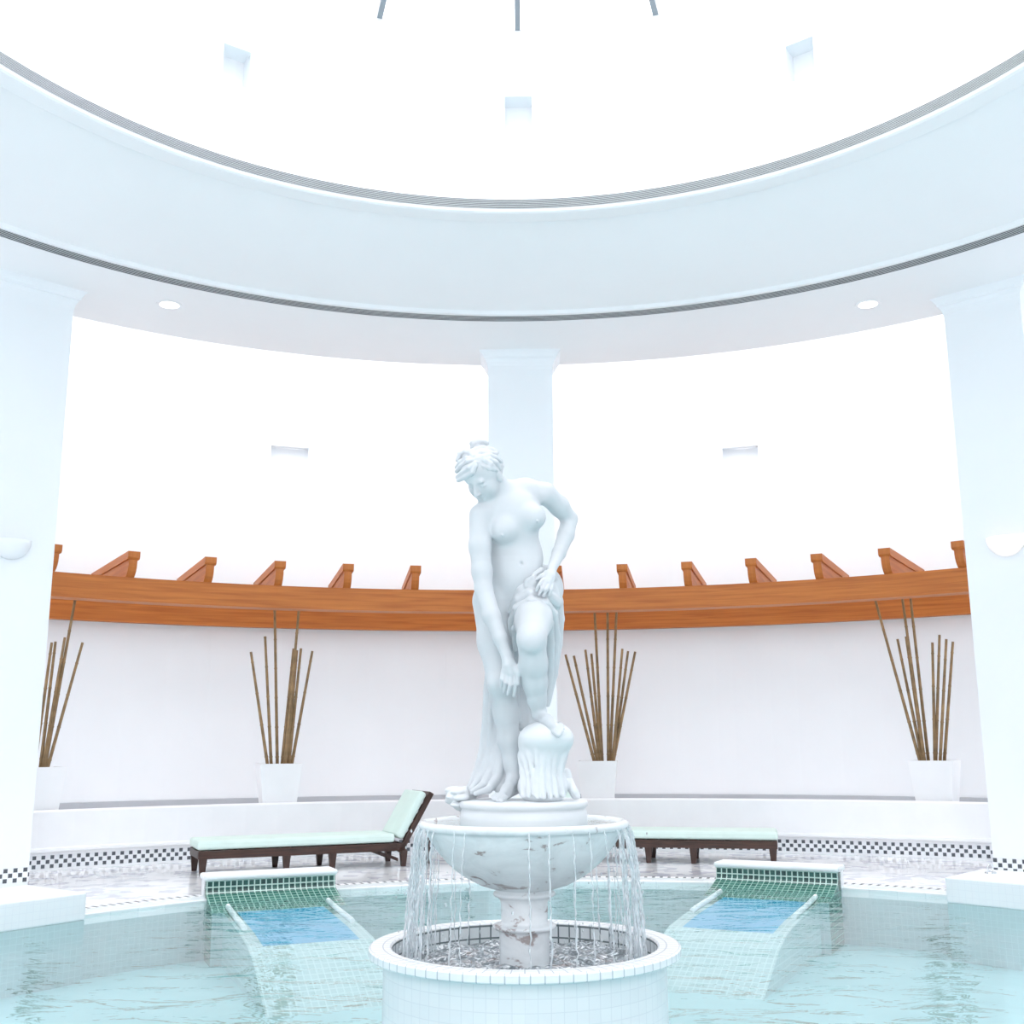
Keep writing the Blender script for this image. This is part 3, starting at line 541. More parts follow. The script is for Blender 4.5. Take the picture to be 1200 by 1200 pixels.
# ------------------------------------------------------------------ statue (implicit surfaces polygonised into single meshes)
ST_B = [["e",[-0.0468,-0.1,2.4195],[0.15,0.105,0.155],0.04],["e",[-0.0313,-0.06,2.2047],[0.138,0.1,0.16],0.07],["e",[-0.0414,-0.01,2.0306],[0.178,0.122,0.125],0.07],["e",[-0.0188,-0.1,2.1251],[0.1,0.075,0.1],0.05],["e",[-0.0887,-0.175,2.3313],[0.064,0.054,0.062],0.035],["e",[0.0595,-0.162,2.3973],[0.062,0.054,0.062],0.035],["e",[-0.0964,-0.222,2.2968],[0.007,0.009,0.007],0.006],["e",[0.0797,-0.211,2.3657],[0.007,0.009,0.007],0.006],["c",[-0.0805,-0.1,2.5516],0.0509,[0.0229,-0.08,2.5553],0.0532,0.035],["c",[0.0229,-0.08,2.5553],0.0532,[0.1179,-0.07,2.5391],0.0533,0.035],["c",[-0.0889,-0.12,2.5119],0.0507,[-0.1903,-0.16,2.4083],0.0545,0.035],["c",[-0.072,-0.1,2.5162],0.0551,[-0.1431,-0.17,2.5884],0.0523,0.03],["c",[0.1265,-0.07,2.5346],0.0533,[0.1929,0.0,2.4872],0.0501,0.022],["c",[0.1929,0.0,2.4872],0.0501,[0.2473,0.07,2.4341],0.042,0.022],["c",[0.2495,0.07,2.434],0.0415,[0.2266,0.03,2.3415],0.0425,0.014],["c",[0.2266,0.03,2.3415],0.0425,[0.1883,-0.03,2.2386],0.0343,0.014],["c",[0.1883,-0.03,2.2386],0.0343,[0.1479,-0.13,2.1406],0.0236,0.014],["c",[0.1479,-0.13,2.1406],0.0219,[0.1397,-0.185,2.0943],0.0225,0.012],["c",[0.1397,-0.185,2.0943],0.0225,[0.1305,-0.205,2.0662],0.0183,0.012],["c",[0.1235,-0.175,2.1127],0.0167,[0.1161,-0.205,2.0705],0.0141,0.012],["c",[0.1016,-0.208,2.0786],0.01,[0.0823,-0.228,2.0466],0.0091,0.005],["c",[0.0823,-0.228,2.0466],0.0091,[0.0697,-0.226,2.0221],0.007,0.005],["c",[0.1179,-0.212,2.0653],0.01,[0.0985,-0.234,2.0291],0.0091,0.005],["c",[0.0985,-0.234,2.0291],0.0091,[0.0839,-0.232,2.0046],0.007,0.005],["c",[0.1345,-0.21,2.0571],0.01,[0.1191,-0.232,2.0251],0.0091,0.005],["c",[0.1191,-0.232,2.0251],0.0091,[0.1065,-0.228,1.9987],0.007,0.005],["c",[0.1492,-0.2,2.0585],0.01,[0.1421,-0.218,2.0268],0.0091,0.005],["c",[0.1421,-0.218,2.0268],0.0091,[0.1316,-0.214,2.0025],0.0071,0.005],["c",[0.1236,-0.17,2.1177],0.0125,[0.0938,-0.19,2.0981],0.0108,0.006],["c",[0.0938,-0.19,2.0981],0.0108,[0.0727,-0.2,2.0799],0.0083,0.006],["c",[-0.2031,-0.16,2.4084],0.0553,[-0.2044,-0.18,2.25],0.0526,0.022],["c",[-0.2044,-0.18,2.25],0.0526,[-0.1936,-0.19,2.1212],0.0483,0.022],["c",[-0.1936,-0.19,2.1212],0.0483,[-0.185,-0.2,2.0316],0.0441,0.022],["c",[-0.185,-0.2,2.0316],0.0437,[-0.1469,-0.235,1.8986],0.043,0.014],["c",[-0.1469,-0.235,1.8986],0.043,[-0.1058,-0.26,1.7896],0.0337,0.014],["c",[-0.1058,-0.26,1.7896],0.0337,[-0.0755,-0.275,1.7074],0.0254,0.014],["c",[-0.0755,-0.275,1.7074],0.0254,[-0.0615,-0.285,1.6585],0.0287,0.01],["c",[-0.0615,-0.285,1.6585],0.0287,[-0.0576,-0.287,1.6264],0.0246,0.01],["c",[-0.0735,-0.28,1.6749],0.0221,[-0.0777,-0.285,1.6346],0.0188,0.01],["c",[-0.0415,-0.29,1.6261],0.011,[-0.0338,-0.3,1.5739],0.0098,0.005],["c",[-0.0338,-0.3,1.5739],0.0098,[-0.0422,-0.285,1.5153],0.0074,0.005],["c",[-0.0576,-0.292,1.6181],0.011,[-0.0578,-0.302,1.566],0.0098,0.005],["c",[-0.0578,-0.302,1.566],0.0098,[-0.0702,-0.285,1.5234],0.0074,0.005],["c",[-0.0757,-0.29,1.6224],0.011,[-0.0798,-0.298,1.5783],0.0098,0.005],["c",[-0.0798,-0.298,1.5783],0.0098,[-0.0883,-0.28,1.5356],0.0074,0.005],["c",[-0.0918,-0.284,1.6348],0.0111,[-0.0979,-0.29,1.5947],0.0098,0.005],["c",[-0.0979,-0.29,1.5947],0.0098,[-0.1023,-0.275,1.5597],0.0074,0.005],["c",[-0.0493,-0.285,1.6744],0.0147,[-0.0254,-0.31,1.6248],0.0118,0.007],["c",[-0.0254,-0.31,1.6248],0.0118,[-0.0217,-0.31,1.5733],0.0086,0.007],["c",[-0.1401,-0.01,1.9925],0.1077,[-0.1309,-0.06,1.7914],0.0854,0.04],["c",[-0.1309,-0.06,1.7914],0.0854,[-0.1011,-0.12,1.5878],0.0684,0.04],["c",[-0.1011,-0.12,1.5878],0.0676,[-0.0817,-0.08,1.4421],0.0595,0.025],["c",[-0.0817,-0.08,1.4421],0.0595,[-0.0681,-0.06,1.3122],0.0521,0.025],["c",[-0.0681,-0.06,1.3122],0.0521,[-0.0543,-0.05,1.2069],0.0393,0.025],["c",[-0.0543,-0.05,1.2069],0.0393,[-0.0486,-0.05,1.1346],0.0325,0.025],["e",[-0.1003,-0.165,1.5773],[0.042,0.03,0.045],0.03],["c",[-0.0466,-0.045,1.1264],0.0321,[-0.0429,-0.03,1.0857],0.0279,0.015],["c",[-0.0506,-0.06,1.1269],0.0307,[-0.0786,-0.13,1.082],0.0261,0.018],["c",[-0.0786,-0.13,1.082],0.0261,[-0.102,-0.18,1.0607],0.0192,0.018],["c",[-0.0428,-0.04,1.0781],0.0214,[-0.0784,-0.15,1.0554],0.0168,0.015],["c",[-0.0857,-0.2,1.0499],0.0146,[-0.1027,-0.255,1.0373],0.0119,0.006],["c",[-0.1017,-0.2,1.0539],0.0125,[-0.1224,-0.255,1.0431],0.0099,0.006],["c",[-0.1118,-0.195,1.0576],0.0117,[-0.1346,-0.24,1.0463],0.0091,0.006],["c",[-0.12,-0.185,1.0611],0.0108,[-0.1431,-0.22,1.0512],0.0083,0.006],["c",[-0.1263,-0.17,1.0643],0.0105,[-0.1456,-0.2,1.0561],0.0079,0.006],["c",[0.0696,-0.04,2.0044],0.0943,[0.0539,-0.22,1.8742],0.085,0.04],["c",[0.0539,-0.22,1.8742],0.085,[0.0437,-0.36,1.7794],0.0686,0.04],["c",[0.0437,-0.36,1.7754],0.0666,[0.051,-0.31,1.664],0.066,0.02],["c",[0.051,-0.31,1.664],0.066,[0.0586,-0.27,1.5789],0.0575,0.02],["c",[0.0586,-0.27,1.5789],0.0575,[0.0663,-0.235,1.5087],0.0455,0.02],["c",[0.0663,-0.235,1.5087],0.0455,[0.0782,-0.2,1.438],0.0341,0.02],["e",[0.0411,-0.415,1.7586],[0.045,0.03,0.05],0.03],["c",[0.0704,-0.17,1.4308],0.0293,[0.0782,-0.2,1.438],0.0333,0.012],["c",[0.0781,-0.205,1.4339],0.0324,[0.1129,-0.265,1.4046],0.0271,0.014],["c",[0.1129,-0.265,1.4046],0.0271,[0.1431,-0.315,1.3724],0.0212,0.014],["c",[0.086,-0.2,1.4101],0.0229,[0.1275,-0.3,1.361],0.0163,0.012],["c",[0.1424,-0.33,1.3528],0.0134,[0.1625,-0.37,1.3331],0.0109,0.006],["c",[0.1523,-0.33,1.3605],0.0114,[0.1725,-0.368,1.3407],0.0089,0.006],["c",[0.1605,-0.325,1.3702],0.011,[0.1809,-0.355,1.3523],0.0085,0.006],["c",[0.1669,-0.315,1.38],0.0102,[0.1855,-0.34,1.364],0.0077,0.006],["c",[0.1695,-0.3,1.388],0.0098,[0.1863,-0.325,1.3758],0.0073,0.006],["-",[-0.0015,-0.182,2.1632],[0.006,0.016,0.007],0.012],["h",[-0.1847,-0.2128,2.6305],[0.0795,0.0975,0.0975],0.02],["h",[-0.1812,-0.1914,2.5467],[0.0615,0.0678,0.0869],0.03],["h",[-0.241,-0.2413,2.6073],[0.0615,0.053,0.053],0.02],["h",[-0.1768,-0.1705,2.4719],[0.0212,0.0191,0.0191],0.02],["h",[-0.1543,-0.2264,2.5352],[0.0318,0.0382,0.0424],0.02],["h",[-0.2255,-0.1811,2.5437],[0.0318,0.0382,0.0424],0.02],["c",[-0.2257,-0.2609,2.5433],0.0106,[-0.2207,-0.2435,2.4923],0.012190000000000001,0.012],["h",[-0.2052,-0.2417,2.4963],[0.0085,0.0106,0.0074],0.006],["h",[-0.2248,-0.2292,2.4986],[0.0085,0.0106,0.0074],0.006],["c",[-0.2567,-0.241,2.559],0.0106,[-0.1926,-0.2817,2.5514],0.0106,0.016],["k",[-0.2004,-0.2789,2.5236],[0.018,0.018,0.0106],0.012],["k",[-0.2556,-0.2439,2.5302],[0.018,0.018,0.0106],0.012],["h",[-0.1881,-0.2625,2.539],[0.018,0.0127,0.0095],0.006],["h",[-0.2433,-0.2275,2.5456],[0.018,0.0127,0.0095],0.006],["c",[-0.2143,-0.2006,2.4868],0.00636,[-0.1858,-0.2187,2.4834],0.00636,0.006],["c",[-0.2066,-0.1949,2.4788],0.00742,[-0.1853,-0.2085,2.4763],0.00742,0.006],["k",[-0.2058,-0.2156,2.4692],[0.0254,0.0127,0.0023],0.004],["h",[-0.105,-0.2302,2.5878],[0.0106,0.0191,0.0297],0.006],["h",[-0.2403,-0.1442,2.6039],[0.0106,0.0191,0.0297],0.006]]
ST_HA = [["e",[-0.2046,-0.175,2.6755],[0.098,0.1,0.076],0.01],["e",[-0.1904,-0.155,2.654],[0.096,0.085,0.075],0.01],["c",[-0.2194,-0.3153,2.6233],0.0106,[-0.2361,-0.3039,2.5924],0.0131,0.006],["c",[-0.2361,-0.3039,2.5924],0.0131,[-0.2709,-0.2666,2.5821],0.014,0.006],["c",[-0.2709,-0.2666,2.5821],0.014,[-0.3097,-0.2274,2.5721],0.0108,0.006],["c",[-0.2238,-0.3094,2.6373],0.0122,[-0.252,-0.2989,2.617],0.0147,0.006],["c",[-0.252,-0.2989,2.617],0.0147,[-0.2872,-0.2574,2.6025],0.0148,0.006],["c",[-0.2872,-0.2574,2.6025],0.0148,[-0.3153,-0.2234,2.5893],0.0116,0.006],["c",[-0.2298,-0.2921,2.6572],0.0114,[-0.2618,-0.2783,2.6553],0.0123,0.006],["c",[-0.2618,-0.2783,2.6553],0.0123,[-0.2949,-0.2474,2.6411],0.0124,0.006],["c",[-0.2949,-0.2474,2.6411],0.0124,[-0.319,-0.2114,2.6213],0.0108,0.006],["c",[-0.2326,-0.2827,2.6705],0.0106,[-0.2679,-0.2627,2.6749],0.0115,0.006],["c",[-0.2679,-0.2627,2.6749],0.0115,[-0.2993,-0.2314,2.6651],0.0116,0.006],["c",[-0.2993,-0.2314,2.6651],0.0116,[-0.3207,-0.2074,2.6441],0.01,0.006],["c",[-0.2284,-0.285,2.6785],0.0115,[-0.25,-0.2572,2.7051],0.014,0.006],["c",[-0.25,-0.2572,2.7051],0.014,[-0.2775,-0.2134,2.7225],0.0141,0.006],["c",[-0.2775,-0.2134,2.7225],0.0141,[-0.303,-0.2134,2.7124],0.0133,0.006],["c",[-0.303,-0.2134,2.7124],0.0133,[-0.3156,-0.2134,2.679],0.0108,0.006],["c",[-0.2305,-0.2751,2.6858],0.0107,[-0.242,-0.2545,2.7076],0.0124,0.006],["c",[-0.242,-0.2545,2.7076],0.0124,[-0.225,-0.2426,2.7244],0.0132,0.006],["c",[-0.225,-0.2426,2.7244],0.0132,[-0.1851,-0.2252,2.7368],0.0132,0.006],["c",[-0.1851,-0.2252,2.7368],0.0132,[-0.1432,-0.2074,2.731],0.0125,0.006],["c",[-0.1432,-0.2074,2.731],0.0125,[-0.1166,-0.2074,2.719],0.01,0.006],["c",[-0.2214,-0.2849,2.6813],0.0106,[-0.1973,-0.2756,2.6973],0.0131,0.006],["c",[-0.1973,-0.2756,2.6973],0.0131,[-0.1627,-0.2625,2.7019],0.0132,0.006],["c",[-0.1627,-0.2625,2.7019],0.0132,[-0.1218,-0.2134,2.7094],0.0108,0.006],["c",[-0.2185,-0.2883,2.6761],0.0106,[-0.1898,-0.2909,2.6716],0.0131,0.006],["c",[-0.1898,-0.2909,2.6716],0.0131,[-0.1554,-0.2728,2.6839],0.0131,0.006],["c",[-0.1554,-0.2728,2.6839],0.0131,[-0.1246,-0.2476,2.6823],0.0124,0.006],["c",[-0.1246,-0.2476,2.6823],0.0124,[-0.099,-0.2134,2.6717],0.0108,0.006],["c",[-0.2195,-0.2878,2.6654],0.0098,[-0.2035,-0.295,2.6462],0.0106,0.006],["c",[-0.2035,-0.295,2.6462],0.0106,[-0.1879,-0.2959,2.6243],0.0106,0.006],["c",[-0.1879,-0.2959,2.6243],0.0106,[-0.1828,-0.2929,2.6089],0.0082,0.006],["c",[-0.2113,-0.2936,2.6646],0.0106,[-0.1775,-0.2947,2.654],0.0139,0.006],["c",[-0.1775,-0.2947,2.654],0.0139,[-0.1499,-0.2867,2.6371],0.0147,0.006],["c",[-0.1499,-0.2867,2.6371],0.0147,[-0.1228,-0.259,2.6158],0.0107,0.006],["c",[-0.1932,-0.2919,2.6641],0.0106,[-0.1552,-0.2812,2.663],0.0131,0.006],["c",[-0.1552,-0.2812,2.663],0.0131,[-0.1244,-0.2603,2.6526],0.014,0.006],["c",[-0.1244,-0.2603,2.6526],0.014,[-0.1042,-0.2212,2.6298],0.0108,0.006],["c",[-0.1809,-0.2977,2.6239],0.009,[-0.1603,-0.2901,2.6184],0.0131,0.006],["c",[-0.1603,-0.2901,2.6184],0.0131,[-0.1381,-0.2748,2.6167],0.0123,0.006],["c",[-0.1381,-0.2748,2.6167],0.0123,[-0.1178,-0.2482,2.6156],0.0091,0.006],["c",[-0.1,-0.1574,2.6861],0.0109,[-0.0955,-0.1574,2.6585],0.0109,0.006],["c",[-0.0955,-0.1574,2.6585],0.0109,[-0.102,-0.1574,2.6328],0.0092,0.006],["c",[-0.102,-0.1574,2.6328],0.0092,[-0.1003,-0.1574,2.6116],0.0067,0.006],["c",[-0.2249,-0.2844,2.6779],0.0098,[-0.2203,-0.2928,2.6613],0.0098,0.006],["c",[-0.2203,-0.2928,2.6613],0.0098,[-0.2201,-0.299,2.6346],0.0082,0.006]]
ST_BUN = [["e",[-0.2124,-0.14,2.789],[0.044,0.035,0.018],0.01],["e",[-0.2336,-0.15,2.7797],[0.026,0.028,0.018],0.01],["e",[-0.1869,-0.13,2.787],[0.026,0.026,0.018],0.01],["e",[-0.2124,-0.14,2.76],[0.045,0.034,0.012],0.01]]
ST_D = [["e",[0.1211,-0.02,2.0066],[0.07,0.12,0.125],0.02],["c",[-0.045,-0.11,1.9878],0.0211,[0.0017,-0.145,2.0336],0.0294,0.012],["c",[0.0017,-0.145,2.0336],0.0294,[0.0521,-0.16,2.0648],0.0335,0.012],["c",[0.0521,-0.16,2.0648],0.0335,[0.1198,-0.13,2.0771],0.0379,0.012],["c",[-0.0538,-0.1,1.9384],0.0212,[-0.0154,-0.155,1.9861],0.0252,0.01],["c",[-0.0154,-0.155,1.9861],0.0252,[0.0431,-0.185,2.0111],0.0292,0.01],["c",[0.0431,-0.185,2.0111],0.0292,[0.1183,-0.16,2.0055],0.0335,0.01],["c",[0.1183,-0.16,2.0055],0.0335,[0.1658,-0.09,1.9804],0.034,0.01],["c",[-0.0503,-0.1,1.8166],0.0212,[-0.0496,-0.13,1.8846],0.0211,0.008],["c",[-0.0496,-0.13,1.8846],0.0211,[-0.0239,-0.185,1.9407],0.0229,0.008],["c",[-0.0239,-0.185,1.9407],0.0229,[0.0424,-0.225,1.9727],0.0228,0.008],["c",[0.0424,-0.225,1.9727],0.0228,[0.1087,-0.2,1.9629],0.025,0.008],["c",[0.1087,-0.2,1.9629],0.025,[0.151,-0.14,1.9155],0.0252,0.008],["c",[0.151,-0.14,1.9155],0.0252,[0.1638,-0.08,1.817],0.0255,0.008],["c",[0.1638,-0.08,1.817],0.0255,[0.1504,-0.03,1.6535],0.0215,0.008],["c",[0.1504,-0.03,1.6535],0.0215,[0.1233,-0.02,1.492],0.0129,0.008],["c",[-0.0338,-0.12,1.7522],0.0148,[-0.037,-0.17,1.8429],0.0167,0.006],["c",[-0.037,-0.17,1.8429],0.0167,[-0.0116,-0.22,1.9076],0.0166,0.006],["c",[-0.0116,-0.22,1.9076],0.0166,[0.046,-0.26,1.9374],0.0165,0.006],["c",[0.046,-0.26,1.9374],0.0165,[0.1034,-0.24,1.925],0.0186,0.006],["c",[0.1034,-0.24,1.925],0.0186,[0.1328,-0.18,1.8697],0.0209,0.006],["c",[0.1328,-0.18,1.8697],0.0209,[0.1371,-0.12,1.7718],0.0211,0.006],["c",[0.1371,-0.12,1.7718],0.0211,[0.1328,-0.05,1.6316],0.0192,0.006],["c",[0.1328,-0.05,1.6316],0.0192,[0.1188,-0.03,1.4834],0.0107,0.006],["c",[0.1645,-0.04,2.0897],0.0257,[0.1808,-0.02,1.9933],0.0258,0.008],["c",[0.1808,-0.02,1.9933],0.0258,[0.1888,0.0,1.9098],0.0237,0.008],["c",[0.1888,0.0,1.9098],0.0237,[0.1769,0.02,1.7837],0.0238,0.008],["c",[0.1769,0.02,1.7837],0.0238,[0.1536,0.02,1.6356],0.0217,0.008],["c",[0.1536,0.02,1.6356],0.0217,[0.1237,0.0,1.4844],0.0108,0.008],["c",[0.1529,-0.05,1.8833],0.0299,[0.143,-0.02,1.7172],0.0301,0.012],["c",[0.143,-0.02,1.7172],0.0301,[0.1197,0.0,1.5093],0.0173,0.012],["e",[0.0894,0.1,2.075],[0.125,0.05,0.13],0.05],["c",[0.0101,-0.165,2.0392],0.0126,[0.027,-0.18,2.0748],0.0142,0.004],["c",[0.027,-0.18,2.0748],0.0142,[0.0521,-0.185,2.0907],0.0133,0.004],["c",[0.0521,-0.185,2.0907],0.0133,[0.0686,-0.185,2.0738],0.0117,0.004],["c",[0.0686,-0.185,2.0738],0.0117,[0.0518,-0.185,2.0529],0.0108,0.004],["c",[0.0518,-0.185,2.0529],0.0108,[0.0226,-0.18,2.0496],0.0109,0.004],["c",[0.0435,-0.18,2.0537],0.0117,[0.0683,-0.178,2.037],0.0109,0.004],["c",[0.0608,-0.165,2.1062],0.0147,[0.0948,-0.15,2.1337],0.0147,0.006],["c",[-0.0582,-0.06,1.9772],0.0256,[-0.0592,-0.04,1.8435],0.03,0.008],["c",[-0.0592,-0.04,1.8435],0.03,[-0.0394,0.0,1.6777],0.0302,0.008],["c",[-0.0394,0.0,1.6777],0.0302,[-0.0193,0.02,1.5318],0.0303,0.008],["c",[-0.0193,0.02,1.5318],0.0303,[-0.0076,0.02,1.3862],0.0303,0.008],["c",[-0.0254,-0.02,1.8452],0.0301,[-0.0097,0.02,1.6789],0.0303,0.008],["c",[-0.0097,0.02,1.6789],0.0303,[0.0104,0.03,1.5321],0.026,0.008],["c",[0.0104,0.03,1.5321],0.026,[0.0302,0.02,1.386],0.026,0.008],["c",[-0.0493,-0.09,2.0073],0.0191,[-0.0669,-0.07,1.9166],0.0213,0.008],["c",[-0.0669,-0.07,1.9166],0.0213,[-0.0596,-0.04,1.7801],0.0193,0.008],["c",[-0.0596,-0.04,1.7801],0.0193,[-0.0354,-0.02,1.6135],0.0172,0.008],["c",[-0.0354,-0.02,1.6135],0.0172,[-0.0242,-0.02,1.4062],0.0172,0.008],["c",[0.0159,0.03,1.6794],0.026,[0.0402,0.04,1.5323],0.0261,0.008],["c",[0.0402,0.04,1.5323],0.0261,[0.0556,0.03,1.386],0.026,0.008],["c",[-0.159,0.03,1.7145],0.0217,[-0.1687,0.06,1.5555],0.0284,0.005],["c",[-0.1687,0.06,1.5555],0.0284,[-0.178,0.08,1.3882],0.0285,0.005],["c",[-0.178,0.08,1.3882],0.0285,[-0.1951,0.08,1.2634],0.0263,0.005],["c",[-0.1951,0.08,1.2634],0.0263,[-0.224,0.06,1.1691],0.0218,0.005],["c",[-0.224,0.06,1.1691],0.0218,[-0.2661,0.02,1.0891],0.013,0.005],["c",[-0.13,0.06,1.6399],0.0349,[-0.144,0.08,1.388],0.035,0.005],["c",[-0.144,0.08,1.388],0.035,[-0.161,0.07,1.2426],0.0306,0.005],["c",[-0.161,0.07,1.2426],0.0306,[-0.198,0.04,1.149],0.0239,0.005],["c",[-0.198,0.04,1.149],0.0239,[-0.2538,-0.02,1.0825],0.0129,0.005],["c",[-0.1135,0.06,1.471],0.0393,[-0.1268,0.06,1.2714],0.0349,0.005],["c",[-0.1268,0.06,1.2714],0.0349,[-0.1516,0.03,1.1694],0.026,0.005],["c",[-0.1516,0.03,1.1694],0.026,[-0.1956,-0.03,1.1026],0.0193,0.005],["c",[-0.1956,-0.03,1.1026],0.0193,[-0.2474,-0.07,1.0745],0.0111,0.005],["c",[-0.0966,0.05,1.3872],0.0392,[-0.1054,0.03,1.214],0.0347,0.005],["c",[-0.1054,0.03,1.214],0.0347,[-0.1257,-0.01,1.1338],0.0258,0.005],["c",[-0.1257,-0.01,1.1338],0.0258,[-0.1655,-0.07,1.084],0.0192,0.005],["c",[-0.1655,-0.07,1.084],0.0192,[-0.2289,-0.12,1.0666],0.011,0.005],["c",[-0.0718,0.06,1.3041],0.0393,[-0.0806,0.03,1.1405],0.039,0.005],["c",[-0.0806,0.03,1.1405],0.039,[-0.1132,-0.02,1.0817],0.0258,0.005],["c",[-0.1501,0.01,1.595],0.013,[-0.1598,0.04,1.4082],0.0152,0.005],["c",[-0.1598,0.04,1.4082],0.0152,[-0.1562,0.05,1.2634],0.0139,0.005],["e",[-0.1523,0.05,1.0995],[0.065,0.08,0.028],0.02]]
ST_K = [["e",[0.1094,-0.19,1.3188],[0.132,0.15,0.085],0.03],["e",[0.0929,-0.15,1.2315],[0.115,0.13,0.1],0.05],["e",[0.0915,-0.14,1.0971],[0.12,0.15,0.09],0.05],["c",[0.0082,-0.233,1.3113],0.0157,[0.0275,-0.263,1.245],0.0133,0.012],["c",[0.0275,-0.263,1.245],0.0133,[0.0425,-0.278,1.1678],0.0117,0.012],["c",[0.0425,-0.278,1.1678],0.0117,[0.0493,-0.293,1.0726],0.0116,0.012],["c",[-0.004,-0.178,1.2957],0.0159,[0.0075,-0.223,1.2251],0.0134,0.012],["c",[0.0075,-0.223,1.2251],0.0134,[0.0228,-0.253,1.1557],0.0125,0.012],["c",[0.0228,-0.253,1.1557],0.0125,[0.0258,-0.273,1.0642],0.0117,0.012],["c",[-0.0085,-0.148,1.244],0.018,[-0.001,-0.193,1.1659],0.0158,0.012],["c",[-0.001,-0.193,1.1659],0.0158,[-0.0018,-0.228,1.0624],0.0134,0.012],["c",[0.1068,-0.303,1.2951],0.0116,[0.0944,-0.288,1.2255],0.0124,0.012],["c",[0.0944,-0.288,1.2255],0.0124,[0.0895,-0.288,1.1486],0.0124,0.012],["c",[0.0895,-0.288,1.1486],0.0124,[0.0922,-0.298,1.0574],0.0124,0.012],["c",[0.1305,-0.298,1.2872],0.0116,[0.1182,-0.278,1.2175],0.0117,0.012],["c",[0.1182,-0.278,1.2175],0.0117,[0.1172,-0.278,1.1405],0.0117,0.012],["c",[0.1172,-0.278,1.1405],0.0117,[0.1238,-0.288,1.0567],0.0117,0.012],["c",[0.1587,-0.278,1.2793],0.0117,[0.1422,-0.263,1.2055],0.0117,0.012],["c",[0.1422,-0.263,1.2055],0.0117,[0.1412,-0.263,1.1284],0.0117,0.012],["c",[0.1412,-0.263,1.1284],0.0117,[0.1518,-0.273,1.0597],0.0117,0.012],["c",[0.196,-0.228,1.2632],0.0134,[0.1707,-0.228,1.1775],0.0118,0.012],["c",[0.1707,-0.228,1.1775],0.0118,[0.1697,-0.228,1.1077],0.0118,0.012],["c",[0.1697,-0.228,1.1077],0.0118,[0.1845,-0.238,1.0618],0.0118,0.012],["c",[0.0594,-0.298,1.2954],0.0116,[0.0665,-0.288,1.2064],0.0117,0.012],["c",[0.0665,-0.288,1.2064],0.0117,[0.0657,-0.288,1.1296],0.0117,0.012],["c",[0.0657,-0.288,1.1296],0.0117,[0.0648,-0.298,1.0575],0.0116,0.012],["c",[0.2074,-0.098,1.1624],0.0201,[0.2227,-0.098,1.1028],0.0201,0.012],["c",[0.2227,-0.098,1.1028],0.0201,[0.2463,-0.098,1.0552],0.0201,0.012],["c",[0.2206,-0.158,1.1245],0.0159,[0.2391,-0.178,1.0783],0.0159,0.012],["c",[0.2391,-0.178,1.0783],0.0159,[0.2547,-0.178,1.0549],0.0139,0.012]]
ST_R = [["e",[-0.3223,0.02,1.0692],[0.035,0.06,0.014],0.004],["e",[-0.2987,-0.03,1.0431],[0.04,0.07,0.016],0.004],["e",[-0.3484,0.04,1.0442],[0.03,0.05,0.012],0.004],["e",[-0.3156,-0.02,1.0108],[0.04,0.06,0.014],0.004],["e",[-0.3099,0.1,1.0412],[0.075,0.12,0.045],0.01],["e",[-0.3451,0.12,1.0733],[0.045,0.08,0.02],0.008],["e",[-0.3394,0.1,1.025],[0.05,0.08,0.022],0.006],["e",[-0.2862,0.05,1.0029],[0.06,0.08,0.03],0.006],["e",[-0.2687,0.12,1.0647],[0.06,0.1,0.03],0.01]]
ST_ROT = [[0.83986, -0.53349, -0.10011], [-0.44287, -0.56685, -0.69466], [-0.31384, -0.62775, 0.71234]]

